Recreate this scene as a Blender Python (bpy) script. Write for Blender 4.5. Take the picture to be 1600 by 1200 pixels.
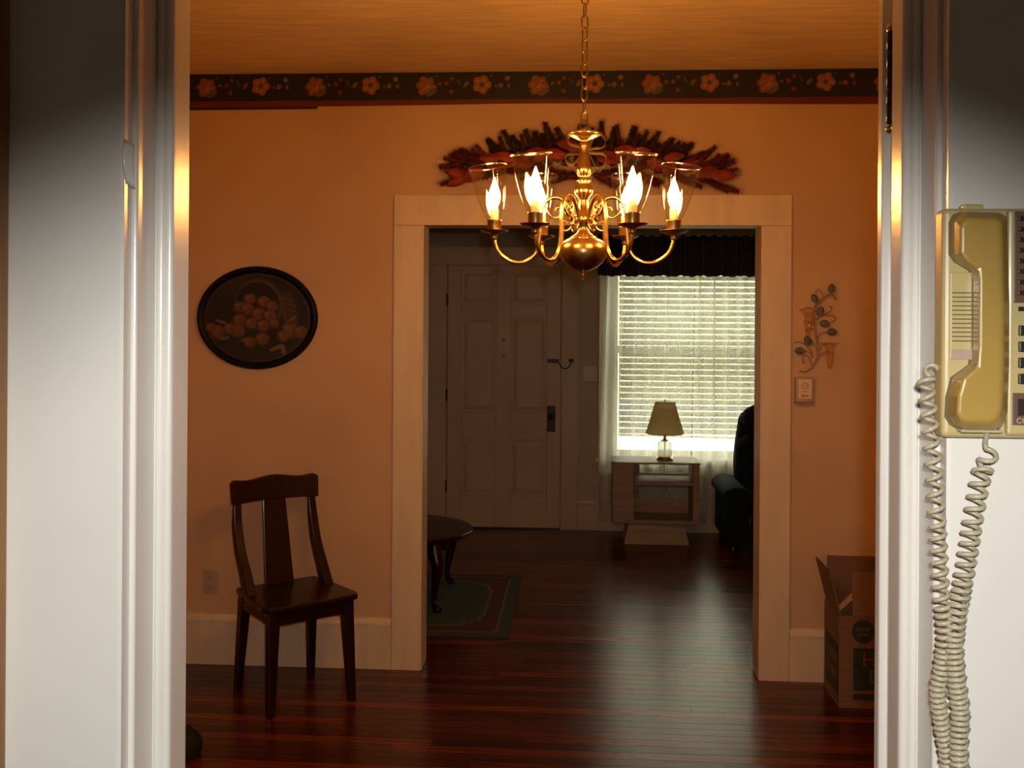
import bpy, bmesh, math, random
import numpy as np
from mathutils import Vector, Matrix, noise
random.seed(7)
PI = math.pi
for o in list(bpy.data.objects): bpy.data.objects.remove(o)
sc = bpy.context.scene
COL = sc.collection

# ------------------------------------------------------------------ camera
EYE = 1.65
cd = bpy.data.cameras.new('camera'); cam = bpy.data.objects.new('camera', cd); COL.objects.link(cam)
cd.sensor_fit = 'HORIZONTAL'; cd.sensor_width = 36.0
cd.lens = 1618.0 / 1600.0 * 36.0
cd.shift_y = -112.0 / 1600.0
cd.clip_start = 0.02
YAW, ROLL = math.radians(3.8), 0.0065
cam.matrix_world = (Matrix.Translation((0, 0, EYE)) @ Matrix.Rotation(YAW, 4, 'Z')
                    @ Matrix.Rotation(PI / 2, 4, 'X') @ Matrix.Rotation(ROLL, 4, 'Z'))
sc.camera = cam

# ------------------------------------------------------------------ world, sun, flash, exposure
w = bpy.data.worlds.new('world'); sc.world = w; w.use_nodes = True
bg = w.node_tree.nodes['Background']
bg.inputs[0].default_value = (1.0, 0.99, 0.82, 1); bg.inputs[1].default_value = 5.8
sd = bpy.data.lights.new('sun', 'SUN'); sun = bpy.data.objects.new('sun', sd); COL.objects.link(sun)
sd.energy = 12.0; sd.angle = 0.02; sd.color = (1, 0.96, 0.88)
sun.rotation_euler = Vector((0.25, 0.5, -0.83)).to_track_quat('-Z', 'Y').to_euler()
fd = bpy.data.lights.new('camera_flash', 'SPOT'); fl = bpy.data.objects.new('camera_flash', fd); COL.objects.link(fl)
fd.energy = 72.0; fd.color = (1.0, 0.965, 0.90); fd.shadow_soft_size = 0.018
fd.spot_size = math.radians(100); fd.spot_blend = 0.55
fl.location = (0.03, 0.0, EYE + 0.06)
fl.rotation_euler = Vector((-0.05, 0.8, -0.585)).to_track_quat('-Z', 'Y').to_euler()
vs = sc.view_settings
vs.view_transform = 'Standard'; vs.look = 'None'; vs.gamma = 1.0; vs.exposure = 0.0; vs.use_curve_mapping = False

# ------------------------------------------------------------------ materials
MATS = {}
def nodes_of(m):
    return m.node_tree.nodes, m.node_tree.links
def mat(name, col, rough=0.5, metal=0.0, spec=0.5, var=0.0, scale=8.0, stretch=(1, 1, 1), bump=0.0, bscale=40.0,
        coat=0.0, trans=0.0, rand=0.0, sheen=0.0, col2=None, tint=None):
    """procedural paint / wood / cloth: base colour with noise variation, optional per-object variation and bump"""
    if name in MATS: return MATS[name]
    m = bpy.data.materials.new(name); m.use_nodes = True
    N, L = nodes_of(m); b = N['Principled BSDF']
    b.inputs['Base Color'].default_value = (*col, 1); b.inputs['Roughness'].default_value = rough
    b.inputs['Metallic'].default_value = metal; b.inputs['Specular IOR Level'].default_value = spec
    b.inputs['Coat Weight'].default_value = coat; b.inputs['Coat Roughness'].default_value = 0.12
    b.inputs['Transmission Weight'].default_value = trans; b.inputs['Sheen Weight'].default_value = sheen
    if tint: b.inputs['Specular Tint'].default_value = (*tint, 1)
    tc = N.new('ShaderNodeTexCoord'); mp = N.new('ShaderNodeMapping'); L.new(tc.outputs['Object'], mp.inputs[0])
    mp.inputs['Scale'].default_value = stretch
    src = None
    if var > 0 or col2:
        n = N.new('ShaderNodeTexNoise'); n.inputs['Scale'].default_value = scale; n.inputs['Detail'].default_value = 5
        L.new(mp.outputs[0], n.inputs['Vector'])
        r = N.new('ShaderNodeValToRGB'); L.new(n.outputs[0], r.inputs[0])
        a = [max(0, c * (1 - var)) for c in col]; c2 = col2 if col2 else [min(1, c * (1 + var)) for c in col]
        r.color_ramp.elements[0].color = (*a, 1); r.color_ramp.elements[1].color = (*c2, 1)
        r.color_ramp.elements[0].position = 0.32; r.color_ramp.elements[1].position = 0.68
        src = r.outputs[0]; L.new(src, b.inputs['Base Color'])
        if rand > 0:
            oi = N.new('ShaderNodeObjectInfo'); ad = N.new('ShaderNodeVectorMath'); ad.operation = 'ADD'
            sc_ = N.new('ShaderNodeMath'); sc_.operation = 'MULTIPLY'; sc_.inputs[1].default_value = 37.0
            L.new(oi.outputs['Random'], sc_.inputs[0]); L.new(mp.outputs[0], ad.inputs[0]); L.new(sc_.outputs[0], ad.inputs[1])
            L.new(ad.outputs[0], n.inputs['Vector'])
            hv = N.new('ShaderNodeHueSaturation'); mr = N.new('ShaderNodeMapRange')
            mr.inputs['To Min'].default_value = 1 - rand; mr.inputs['To Max'].default_value = 1 + rand
            L.new(oi.outputs['Random'], mr.inputs[0]); L.new(mr.outputs[0], hv.inputs['Value'])
            L.new(src, hv.inputs['Color']); L.new(hv.outputs[0], b.inputs['Base Color'])
    if bump > 0:
        n2 = N.new('ShaderNodeTexNoise'); n2.inputs['Scale'].default_value = bscale; n2.inputs['Detail'].default_value = 4
        L.new(mp.outputs[0], n2.inputs['Vector'])
        bp = N.new('ShaderNodeBump'); bp.inputs['Strength'].default_value = bump; bp.inputs['Distance'].default_value = 0.004
        L.new(n2.outputs[0], bp.inputs['Height']); L.new(bp.outputs[0], b.inputs['Normal'])
    MATS[name] = m
    return m

def emit(name, col, s):
    m = bpy.data.materials.new(name); m.use_nodes = True; N, L = nodes_of(m)
    N.remove(N['Principled BSDF']); e = N.new('ShaderNodeEmission'); e.inputs[0].default_value = (*col, 1); e.inputs[1].default_value = s
    L.new(e.outputs[0], N['Material Output'].inputs[0]); MATS[name] = m; return m

def thin_glass(name, tint=(1, 1, 1), gloss=1.0, rough=0.03, base=0.04):
    m = bpy.data.materials.new(name); m.use_nodes = True; N, L = nodes_of(m)
    N.remove(N['Principled BSDF'])
    t = N.new('ShaderNodeBsdfTransparent'); t.inputs[0].default_value = (*tint, 1)
    g = N.new('ShaderNodeBsdfGlossy'); g.inputs['Roughness'].default_value = rough
    lw = N.new('ShaderNodeLayerWeight'); lw.inputs[0].default_value = 0.25
    mr = N.new('ShaderNodeMapRange'); mr.inputs['To Min'].default_value = base; mr.inputs['To Max'].default_value = gloss
    L.new(lw.outputs['Facing'], mr.inputs[0])
    x = N.new('ShaderNodeMixShader'); L.new(mr.outputs[0], x.inputs[0]); L.new(t.outputs[0], x.inputs[1]); L.new(g.outputs[0], x.inputs[2])
    L.new(x.outputs[0], N['Material Output'].inputs[0]); MATS[name] = m; return m

def cloth_thin(name, col, transp, transl, weave=False):
    """sheer or translucent sheet: transparent + translucent + diffuse"""
    m = bpy.data.materials.new(name); m.use_nodes = True; N, L = nodes_of(m)
    N.remove(N['Principled BSDF'])
    t = N.new('ShaderNodeBsdfTransparent'); tl = N.new('ShaderNodeBsdfTranslucent'); d = N.new('ShaderNodeBsdfDiffuse')
    tl.inputs[0].default_value = (*col, 1); d.inputs[0].default_value = (*col, 1)
    tc = N.new('ShaderNodeTexCoord'); n = N.new('ShaderNodeTexNoise'); n.inputs['Scale'].default_value = 60
    L.new(tc.outputs['Object'], n.inputs['Vector'])
    mr = N.new('ShaderNodeMapRange'); mr.inputs['To Min'].default_value = transp * 0.9; mr.inputs['To Max'].default_value = min(1, transp * 1.1)
    L.new(n.outputs[0], mr.inputs[0])
    fac = mr.outputs[0]
    if weave:      # threads close up where the cloth turns edge-on
        lw = N.new('ShaderNodeLayerWeight'); lw.inputs[0].default_value = 0.5
        k1 = N.new('ShaderNodeMath'); k1.operation = 'MULTIPLY_ADD'; k1.inputs[1].default_value = -1.05; k1.inputs[2].default_value = 1.05; k1.use_clamp = True
        k2 = N.new('ShaderNodeMath'); k2.operation = 'MULTIPLY'
        L.new(lw.outputs['Facing'], k1.inputs[0]); L.new(k1.outputs[0], k2.inputs[0]); L.new(fac, k2.inputs[1]); fac = k2.outputs[0]
    a = N.new('ShaderNodeMixShader'); a.inputs[0].default_value = transl; L.new(d.outputs[0], a.inputs[1]); L.new(tl.outputs[0], a.inputs[2])
    x = N.new('ShaderNodeMixShader'); L.new(fac, x.inputs[0]); L.new(a.outputs[0], x.inputs[1]); L.new(t.outputs[0], x.inputs[2])
    L.new(x.outputs[0], N['Material Output'].inputs[0]); MATS[name] = m; return m

def print_mat(name, rough=0.6, coat=0.0):
    """flat print: colours of the design stored on the mesh"""
    m = bpy.data.materials.new(name); m.use_nodes = True; N, L = nodes_of(m); b = N['Principled BSDF']
    a = N.new('ShaderNodeVertexColor'); a.layer_name = 'design'; n = N.new('ShaderNodeTexNoise'); n.inputs['Scale'].default_value = 90
    mx = N.new('ShaderNodeMix'); mx.data_type = 'RGBA'; mx.blend_type = 'OVERLAY'; mx.inputs[0].default_value = 0.25
    L.new(a.outputs[0], mx.inputs[6]); L.new(n.outputs['Fac'], mx.inputs[7]); L.new(mx.outputs[2], b.inputs['Base Color'])
    b.inputs['Roughness'].default_value = rough; b.inputs['Coat Weight'].default_value = coat
    MATS[name] = m; return m

M_wall = mat('cream_wallpaper', (0.61, 0.395, 0.215), 0.75, var=0.05, scale=2.2, bump=0.06, bscale=220)
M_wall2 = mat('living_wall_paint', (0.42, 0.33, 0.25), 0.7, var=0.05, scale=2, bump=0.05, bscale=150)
M_ceil = mat('ceiling_plaster', (0.86, 0.63, 0.36), 0.85, var=0.10, scale=9, stretch=(0.5, 3, 1), bump=0.35, bscale=30)
M_white = mat('kitchen_white_gloss', (0.80, 0.78, 0.73), 0.22, var=0.03, scale=3, bump=0.03, bscale=60)
M_kwall = mat('kitchen_wall_paint', (0.78, 0.76, 0.71), 0.45, var=0.03, scale=5, bump=0.03, bscale=25)
M_trim = mat('cream_trim_paint', (0.72, 0.57, 0.37), 0.45, var=0.07, scale=5, stretch=(3, 3, 0.5), bump=0.10, bscale=18)
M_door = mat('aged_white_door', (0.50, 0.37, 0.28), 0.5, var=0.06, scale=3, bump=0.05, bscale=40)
M_plank = mat('red_oak_varnish', (0.095, 0.015, 0.005), 0.24, var=0.45, scale=5, stretch=(0.6, 22, 1), bump=0.14, bscale=9, rand=0.75, coat=0.0, tint=(1.0, 0.80, 0.58))
M_sub = mat('subfloor', (0.06, 0.02, 0.01), 0.6, var=0.2)
M_darkwood = mat('dark_cherry', (0.016, 0.003, 0.002), 0.30, spec=0.4, var=0.35, scale=6, stretch=(8, 8, 0.7), coat=0.1)
M_frame = mat('black_lacquer', (0.004, 0.003, 0.003), 0.5, spec=0.2, var=0.2)
M_tan = mat('tan_oak', (0.30, 0.20, 0.13), 0.5, var=0.2, scale=4, stretch=(1, 8, 8), bump=0.05)
M_brass = mat('polished_brass', (0.66, 0.43, 0.14), 0.22, metal=1.0, var=0.10, scale=30)
M_oldbrass = mat('antique_brass', (0.38, 0.25, 0.095), 0.30, metal=1.0, var=0.2, scale=25)
M_iron = mat('dark_iron', (0.03, 0.025, 0.02), 0.45, metal=0.6, var=0.2)
M_candle = mat('ivory_sleeve', (0.85, 0.74, 0.50), 0.5, var=0.05)
M_glass = thin_glass('clear_shade_glass', (0.99, 0.98, 0.96), 0.55, 0.04, 0.03)
M_rimglass = thin_glass('shade_rim_glass', (0.95, 0.92, 0.85), 0.8, 0.10, 0.35)
M_pane = thin_glass('window_pane', (0.97, 1, 0.98), 0.5, 0.01, 0.03)
M_bulb = emit('bulb_glow', (1.0, 0.43, 0.10), 330.0)
M_sheer = cloth_thin('sheer_voile', (0.92, 0.90, 0.80), 0.44, 0.6, True)
M_slat = cloth_thin('blind_slat', (0.56, 0.52, 0.40), 0.0, 0.28)
M_shade = cloth_thin('pleated_shade', (0.74, 0.64, 0.42), 0.0, 0.75)
M_valance = mat('dark_valance', (0.02, 0.012, 0.010), 0.85, var=0.3, scale=40, sheen=0.2)
M_recliner = mat('navy_recliner', (0.008, 0.010, 0.015), 0.9, spec=0.2, var=0.3, scale=60, bump=0.2, bscale=120)
M_rugm = print_mat('rug_weave', 0.95)
M_border = print_mat('border_print', 0.6)
M_canvas = print_mat('still_life_print', 0.45)
M_card = mat('cardboard', (0.19, 0.095, 0.048), 0.8, var=0.08, scale=12, stretch=(1, 1, 8))
M_green = mat('green_ink', (0.022, 0.036, 0.020), 0.7, var=0.1)
M_cardink = mat('box_letter', (0.17, 0.085, 0.05), 0.8, var=0.05)
M_stick = mat('pine_stick', (0.62, 0.33, 0.12), 0.5, var=0.15, scale=6, stretch=(8, 8, 1))
M_base = mat('phone_beige', (0.55, 0.44, 0.20), 0.35, var=0.03, coat=0.15)
M_hand = mat('phone_mustard', (0.42, 0.27, 0.065), 0.30, var=0.04, coat=0.2)
M_panel = mat('phone_brown_panel', (0.16, 0.085, 0.055), 0.4, var=0.1)
M_key = mat('phone_dark_key', (0.035, 0.018, 0.013), 0.4, var=0.1)
M_ink = mat('pale_print', (0.55, 0.50, 0.42), 0.6, var=0.05)
M_cord = mat('beige_cord', (0.50, 0.45, 0.32), 0.35, var=0.05)
M_label = mat('label_pink_grey', (0.45, 0.32, 0.25), 0.6, var=0.1)
M_slot = mat('speaker_slot', (0.17, 0.12, 0.05), 0.7, var=0.1)
M_plate = mat('ivory_plate', (0.45, 0.33, 0.22), 0.4, var=0.05)
M_rust = mat('rusty_vine_metal', (0.42, 0.20, 0.09), 0.5, metal=0.2, var=0.2, scale=30)
M_leaf = mat('patina_leaf', (0.13, 0.12, 0.075), 0.55, var=0.3, scale=40)
M_amber = thin_glass('amber_cup_glass', (0.97, 0.89, 0.80), 0.5, 0.05, 0.05)
M_needle = mat('dried_pine', (0.075, 0.028, 0.012), 0.8, var=0.3, scale=30, rand=0.35)
M_needle_redlit = mat('red_lit_pine', (0.17, 0.024, 0.010), 0.8, var=0.3, scale=30, rand=0.35)  # red light on the lower and end sprigs, put into the needle colour
M_redleaf = mat('red_silk_leaf', (0.22, 0.022, 0.010), 0.6, var=0.3, scale=20, rand=0.3)
M_ribbon = mat('gold_ribbon', (0.75, 0.55, 0.25), 0.3, var=0.1)
M_oakstrip = mat('stained_oak_strip', (0.30, 0.13, 0.03), 0.4, var=0.3, scale=5, stretch=(8, 8, 0.5))
M_bag = mat('black_bag', (0.008, 0.008, 0.009), 0.6, var=0.2)
M_lampglass = cloth_thin('lamp_base_glass', (0.92, 0.92, 0.86), 0.45, 0.8)
M_black = mat('black_hole', (0.005, 0.005, 0.005), 0.8, var=0.1)
M_porch = mat('pale_concrete', (0.62, 0.62, 0.55), 0.9, var=0.1, scale=2)
M_seam = mat('recliner_piping', (0.02, 0.02, 0.03), 0.7, var=0.2)
M_wframe = mat('window_white_paint', (0.72, 0.69, 0.60), 0.5, var=0.04)

# ------------------------------------------------------------------ mesh builder
ORG = {}
class MB:
    def __init__(s): s.v = []; s.f = []; s.smooth = []
    def add(s, vs, fs, smooth=False):
        n = len(s.v); s.v += [tuple(v) for v in vs]
        for f in fs: s.f.append(tuple(n + i for i in f)); s.smooth.append(smooth)
        return s
    def box(s, lo, hi):
        x0, y0, z0 = lo; x1, y1, z1 = hi
        return s.add([(x0,y0,z0),(x1,y0,z0),(x1,y1,z0),(x0,y1,z0),(x0,y0,z1),(x1,y0,z1),(x1,y1,z1),(x0,y1,z1)],
              [(0,3,2,1),(4,5,6,7),(0,1,5,4),(1,2,6,5),(2,3,7,6),(3,0,4,7)])
    def hexa(s, b, t):
        """8 corner solid: bottom quad b, top quad t, both counter-clockwise"""
        return s.add(list(b) + list(t), [(0,3,2,1),(4,5,6,7),(0,1,5,4),(1,2,6,5),(2,3,7,6),(3,0,4,7)])
    def prism(s, poly, a, b, axis='z', smooth=False):
        def mk(p, t):
            if axis == 'z': return (p[0], p[1], t)
            if axis == 'y': return (p[0], t, p[1])
            return (t, p[0], p[1])
        n = len(poly); vs = [mk(p, a) for p in poly] + [mk(p, b) for p in poly]
        s.add(vs, [(i, (i+1) % n, n + (i+1) % n, n + i) for i in range(n)], smooth)
        k = len(s.v) - 2*n
        s.f.append(tuple(k + i for i in range(n))[::-1]); s.smooth.append(False)
        s.f.append(tuple(k + n + i for i in range(n))); s.smooth.append(False)
        return s
    def tube(s, path, r, n=8, closed=False, cap=True):
        P = [Vector(p) for p in path]; m = len(P)
        R = r if isinstance(r, (list, tuple)) else [r] * m
        prev = None; vs = []
        for i, p in enumerate(P):
            if closed: t = P[(i+1) % m] - P[i-1]
            else: t = P[min(i+1, m-1)] - P[max(i-1, 0)]
            t.normalize()
            if prev is None:
                a = Vector((0, 0, 1)) if abs(t.z) < 0.9 else Vector((1, 0, 0))
                u = t.cross(a).normalized()
            else:
                u = (prev - t * prev.dot(t)).normalized()
            prev = u; w_ = t.cross(u)
            for k in range(n):
                a = 2*PI*k/n; vs.append(p + (u*math.cos(a) + w_*math.sin(a)) * R[i])
        fs = []
        for i in range(m if closed else m-1):
            for k in range(n):
                a = i*n+k; b = i*n+(k+1) % n; j = (i+1) % m
                fs.append((a, b, j*n+(k+1) % n, j*n+k))
        s.add(vs, fs, True)
        if cap and not closed:
            k = len(s.v) - m*n
            s.f.append(tuple(k+i for i in range(n))[::-1]); s.smooth.append(False)
            s.f.append(tuple(k+(m-1)*n+i for i in range(n))); s.smooth.append(False)
        return s
    def lathe(s, prof, c=(0,0,0), n=24, rib=0.0, ribs=0, M=None):
        vs = []; m = len(prof)
        for r, z in prof:
            for k in range(n):
                a = 2*PI*k/n; rr = max(r, 1e-4) * (1 + (rib*math.cos(ribs*a) if ribs else 0))
                p = Vector((rr*math.cos(a), rr*math.sin(a), z))
                if M is not None: p = M @ p
                vs.append((c[0]+p.x, c[1]+p.y, c[2]+p.z))
        fs = [(i*n+k, i*n+(k+1) % n, (i+1)*n+(k+1) % n, (i+1)*n+k) for i in range(m-1) for k in range(n)]
        return s.add(vs, fs, True)
    def ball(s, c, r, n=14, m=9):
        r = r if isinstance(r, (list, tuple)) else (r, r, r)
        vs = []; 
        for i in range(m+1):
            t = PI*i/m
            for k in range(n):
                a = 2*PI*k/n; q = max(math.sin(t), 1e-3)
                vs.append((c[0]+r[0]*q*math.cos(a), c[1]+r[1]*q*math.sin(a), c[2]-r[2]*math.cos(t)))
        return s.add(vs, [(i*n+k, i*n+(k+1) % n, (i+1)*n+(k+1) % n, (i+1)*n+k) for i in range(m) for k in range(n)], True)
    def grid(s, fn, nu, nv, smooth=True):
        vs = [fn(i/nu, j/nv) for j in range(nv+1) for i in range(nu+1)]
        return s.add(vs, [(j*(nu+1)+i, j*(nu+1)+i+1, (j+1)*(nu+1)+i+1, (j+1)*(nu+1)+i) for j in range(nv) for i in range(nu)], smooth)
    def build(s, name, m, parent=None, bevel=0.0, seg=2, sub=0, solid=0.0, base=True):
        me = bpy.data.meshes.new(name)
        if parent is not None: o = Vector(ORG.get(parent.name, (0, 0, 0)))
        elif base:
            a = np.array(s.v); lo, hi = a.min(0), a.max(0)
            o = Vector(((lo[0]+hi[0])/2, (lo[1]+hi[1])/2, lo[2]))
        else: o = Vector((0, 0, 0))
        me.from_pydata([(v[0]-o.x, v[1]-o.y, v[2]-o.z) for v in s.v], [], s.f)
        me.polygons.foreach_set('use_smooth', s.smooth)
        me.materials.append(m); me.update()
        bm = bmesh.new(); bm.from_mesh(me); bmesh.ops.recalc_face_normals(bm, faces=bm.faces); bm.to_mesh(me); bm.free()
        ob = bpy.data.objects.new(name, me); COL.objects.link(ob)
        if parent is not None: ob.parent = parent; ORG[ob.name] = tuple(o)
        else: ob.location = o; ORG[ob.name] = tuple(o)
        if solid: md = ob.modifiers.new('thick', 'SOLIDIFY'); md.thickness = solid; md.offset = 0
        if bevel:
            md = ob.modifiers.new('bevel', 'BEVEL'); md.width = bevel; md.segments = seg; md.limit_method = 'ANGLE'; md.angle_limit = 0.6
        if sub: md = ob.modifiers.new('sub', 'SUBSURF'); md.levels = sub; md.render_levels = sub
        return ob

def tag(o, label, cat=None, group=None, kind=None):
    o['label'] = label
    if cat: o['category'] = cat
    if group: o['group'] = group
    if kind: o['kind'] = kind
    return o
def thing(name, label, cat, loc, rotz=0.0, group=None, world=True):
    """an Empty at the thing's base; world=True: its parts are written in room coordinates"""
    o = bpy.data.objects.new(name, None); COL.objects.link(o); o.location = loc; o.rotation_euler = (0, 0, rotz)
    o.empty_display_size = 0.1
    ORG[o.name] = tuple(loc) if world else (0, 0, 0)
    return tag(o, label, cat, group)
def struct(o, label):
    o['kind'] = 'structure'; o['label'] = label; return o
def spline(pts, n=8, closed=False):
    """Catmull-Rom through the points"""
    P = [Vector(p) for p in pts]; m = len(P); out = []
    for i in range(m if closed else m-1):
        g = (lambda k: P[k % m]) if closed else (lambda k: P[min(max(k, 0), m-1)])
        p0, p1, p2, p3 = g(i-1), g(i), g(i+1), g(i+2)
        for k in range(n):
            t = k/n
            out.append(0.5*((2*p1) + (p2-p0)*t + (2*p0-5*p1+4*p2-p3)*t*t + (3*p1-p0-3*p2+p3)*t**3))
    if not closed: out.append(P[-1])
    return out
def paint(ob, fn):
    """store a flat design (albedo only) on the mesh, fn(xyz array)->rgb array"""
    me = ob.data; n = len(me.vertices); co = np.zeros(n*3); me.vertices.foreach_get('co', co)
    rgb = fn(co.reshape(-1, 3)); a = me.color_attributes.new('design', 'FLOAT_COLOR', 'POINT')
    a.data.foreach_set('color', np.hstack([rgb, np.ones((n, 1))]).astype(np.float32).ravel())

# ------------------------------------------------------------------ room sizes
H = 2.755                    # dining and living ceiling
YK0, YK1 = 1.20, 1.325       # kitchen / dining partition
YD0, YD1 = 4.74, 4.875       # dining / living partition
YL0, YL1 = 7.90, 8.05        # living front wall
XL, XR = -2.35, 2.35

# ================================================================== STRUCTURE
fo = struct(MB().box((XL-0.1, -2.3, -0.10), (XR+0.1, YL1, -0.012)).build('floor', M_sub, base=False), 'dark red glossy strip wood floor')
plank_cache = {}
PW = 0.060
rows = int((YL0 - YK1) / PW)
for r_ in range(rows):
    y0 = YK1 + 0.005 + r_*PW
    cuts = [XL, random.uniform(-1.4, -0.2), random.uniform(0.3, 1.6), XR] if r_ % 3 else [XL, random.uniform(-0.8, 0.8), XR]
    for a, b in zip(cuts[:-1], cuts[1:]):
        L_ = round((b-a)/0.2)*0.2; key = round(L_, 1)
        if key not in plank_cache:
            me_o = MB().hexa([(-L_/2, -PW/2+.0004, -0.012), (L_/2, -PW/2+.0004, -0.012), (L_/2, PW/2-.0004, -0.012), (-L_/2, PW/2-.0004, -0.012)],
                             [(-L_/2+.0006, -PW/2+.0012, 0), (L_/2-.0006, -PW/2+.0012, 0), (L_/2-.0006, PW/2-.0012, 0), (-L_/2+.0006, PW/2-.0012, 0)]
                             ).build('plank', M_plank, fo)
            plank_cache[key] = me_o.data; ob = me_o
        else:
            ob = bpy.data.objects.new('plank', plank_cache[key]); COL.objects.link(ob); ob.parent = fo
        ob.location = ((a+b)/2, y0 + PW/2, 0); ob.scale = ((b-a)/L_, 1, 1)

struct(MB().box((XL-0.1, YK1, H), (XR+0.1, YL1, H+0.12)).build('ceiling', M_ceil, base=False), 'swirled plaster ceiling glowing orange')
struct(MB().box((-2.0, -2.3, 2.6), (2.0, YK1, 2.72)).build('ceiling_kitchen', M_kwall, base=False), 'kitchen ceiling')
struct(MB().box((XL-0.1, YK1, 0), (XL, YL1, H)).build('wall_left', M_wall, base=False), 'left wall of the rooms')
struct(MB().box((XR, YK1, 0), (XR+0.1, YL1, H)).build('wall_right', M_wall, base=False), 'right wall of the rooms')
struct(MB().box((-2.0, -2.3, 0), (-1.9, YK0, 2.6)).build('wall_kitchen_left', M_kwall, base=False), 'kitchen side wall')
struct(MB().box((1.9, -2.3, 0), (2.0, YK0, 2.6)).build('wall_kitchen_right', M_kwall, base=False), 'kitchen side wall')
struct(MB().box((-2.0, -2.4, 0), (2.0, -2.3, 2.6)).build('wall_kitchen_back', M_kwall, base=False), 'kitchen back wall')
# kitchen / dining partition, white on the kitchen side
OPL, OPR, OPH = -0.544, 0.414, 2.12
def holed(name, x0, x1, y0, y1, z1, ox0, ox1, oz1, m, oz0=0.0):
    b = MB().box((x0, y0, 0), (ox0, y1, z1)).box((ox1, y0, 0), (x1, y1, z1)).box((ox0, y0, oz1), (ox1, y1, z1))
    if oz0 > 0: b.box((ox0, y0, 0), (ox1, y1, oz0))
    return b.build(name, m, base=False)
struct(holed('wall_front', XL-0.1, XR+0.1, YK0, YK1, H, OPL, OPR, OPH, M_kwall), 'white kitchen wall around the doorway')
# dining / living partition
PL, PR, PH = -0.722, 0.808, 2.047
struct(holed('wall_back', XL-0.1, XR+0.1, YD0, YD1, H, PL-0.012, PR+0.012, PH+0.012, M_wall), 'cream papered dining room wall with wide passage')
# living front wall with window hole
WX0, WX1, WZ0, WZ1 = 0.24, 1.50, 0.555, 2.06
BX = 0.292   # left end of the blind
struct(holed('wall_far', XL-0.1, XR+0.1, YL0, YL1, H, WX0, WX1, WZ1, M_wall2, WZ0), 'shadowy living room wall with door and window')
struct(MB().box((-14, YL1+0.02, -0.5), (18, 40, -0.4)).build('ground', M_porch, base=False), 'sunlit pale paving outside the window')

def added_hedge_fn(u, v):
    x = -12 + 28*u; a = PI*v
    p = Vector((x*0.9, math.cos(a)*2, math.sin(a)*3)); k = 0.28*noise.noise(p) + 0.14*noise.noise(p*2.7)
    return (x, 25.6 - 0.8*math.copysign(abs(math.cos(a))**0.5, math.cos(a))*(1+k*0.5) + k*0.6, -0.42 + (3.5 + 0.7*k)*math.sin(a)**0.5)
hg_ = MB().grid(added_hedge_fn, 160, 26).build('added_hedge', mat('added_hedge_foliage', (0.42, 0.41, 0.29), 0.9, var=0.4, scale=3.5, bump=0.5, bscale=12))  # made-up shrubs, added so the upper blind gaps look darker
tag(hg_, 'made-up row of pale green shrubs outdoors, added to darken the upper window behind the blind', 'added_hedge')

# kitchen door jambs: stepped painted boards with beads
def arc(cx, cy, r, a0, a1, n=6): return [(cx + r*math.cos(math.radians(a0+(a1-a0)*i/n)), cy + r*math.sin(math.radians(a0+(a1-a0)*i/n))) for i in range(n+1)]
def jamb(name, label, s, xo, hinge):
    # s=+1: left jamb (faces +x).  u: distance into the opening from the wall edge, v: depth from the wall front
    def T(p): return (xo + s*p[0], YK0 + p[1])
    body = [(-0.0, 0.002), (0.0, 0.125), (-0.02, 0.125), (-0.02, 0.002)]
    prof = [(-0.004, -0.0008), (0.0008, 0.000), (0.0012, 0.019)] + arc(0.0035, 0.0235, 0.0042, -120, 60, 8) + [(0.005, 0.030), (0.0045, 0.080),
            (0.0045, 0.126), (-0.006, 0.126)]
    t = struct(MB().prism([T(p) for p in prof], 0.0, OPH, smooth=False).build(name, M_white, base=False), label)
    st = [(0.0045, 0.083)] + arc(0.0105, 0.0850, 0.0055, -160, -10, 7) + arc(0.0205, 0.0875, 0.0058, -130, 0, 7) + [(0.0265, 0.092), (0.0265, 0.126), (0.0045, 0.126)]
    MB().prism([T(p) for p in st], 0.0, OPH-0.02, smooth=False).build('door_stop', M_white, t)
    return t
jl = jamb('trim_1', 'white gloss beaded door jamb at the left of the kitchen doorway', 1, OPL, False)
jr = jamb('trim_2', 'white gloss beaded door jamb beside the wall telephone', -1, OPR, True)
MB().box((0.386, 1.362, 0), (0.47, 1.384, OPH)).build('outer_edge_board', M_white, jr, bevel=0.003)
MB().box((0.396, 1.327, 0), (0.47, 1.362, OPH)).build('rabbet_board', M_white, jr)
MB().box((OPL-0.03, 1.326, 0), (OPL+0.024, 1.345, OPH)).build('outer_edge_board', M_white, jl, bevel=0.002)
h_ = MB()
for k in range(5): h_.tube([(0.392, 1.344, 1.893+k*0.0235), (0.392, 1.344, 1.915+k*0.0235)], 0.0062, 10)
hg = h_.build('hinge', M_iron, jr); hg['label'] = 'dark metal hinge knuckle'
MB().ball((0.392, 1.344, 2.014), 0.007).ball((0.392, 1.344, 1.887), 0.007).build('hinge_pin_tip', M_brass, hg)
# curled flake of old paint on the left jamb
fk = MB().grid(lambda u, v: (OPL+0.004+0.010*u, 1.196-0.010*math.sin(v*2.6)*(1-u*0.5)+0.004*u, 1.80+0.052*v-0.006*u), 4, 8).build('paint_flake', M_white, jl, solid=0.0008)
hd = MB().box((OPL, YK0+0.004, OPH-0.02), (OPR, YK1, OPH)).build('trim_3', M_white, base=False); struct(hd, 'white head of the kitchen doorway')
struct(MB().box((-0.80, 1.165, 0), (-0.684, YK0, 2.4)).build('trim_4', M_oakstrip, base=False, bevel=0.004), 'narrow stained wood edge at the far left of the kitchen wall')

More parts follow.
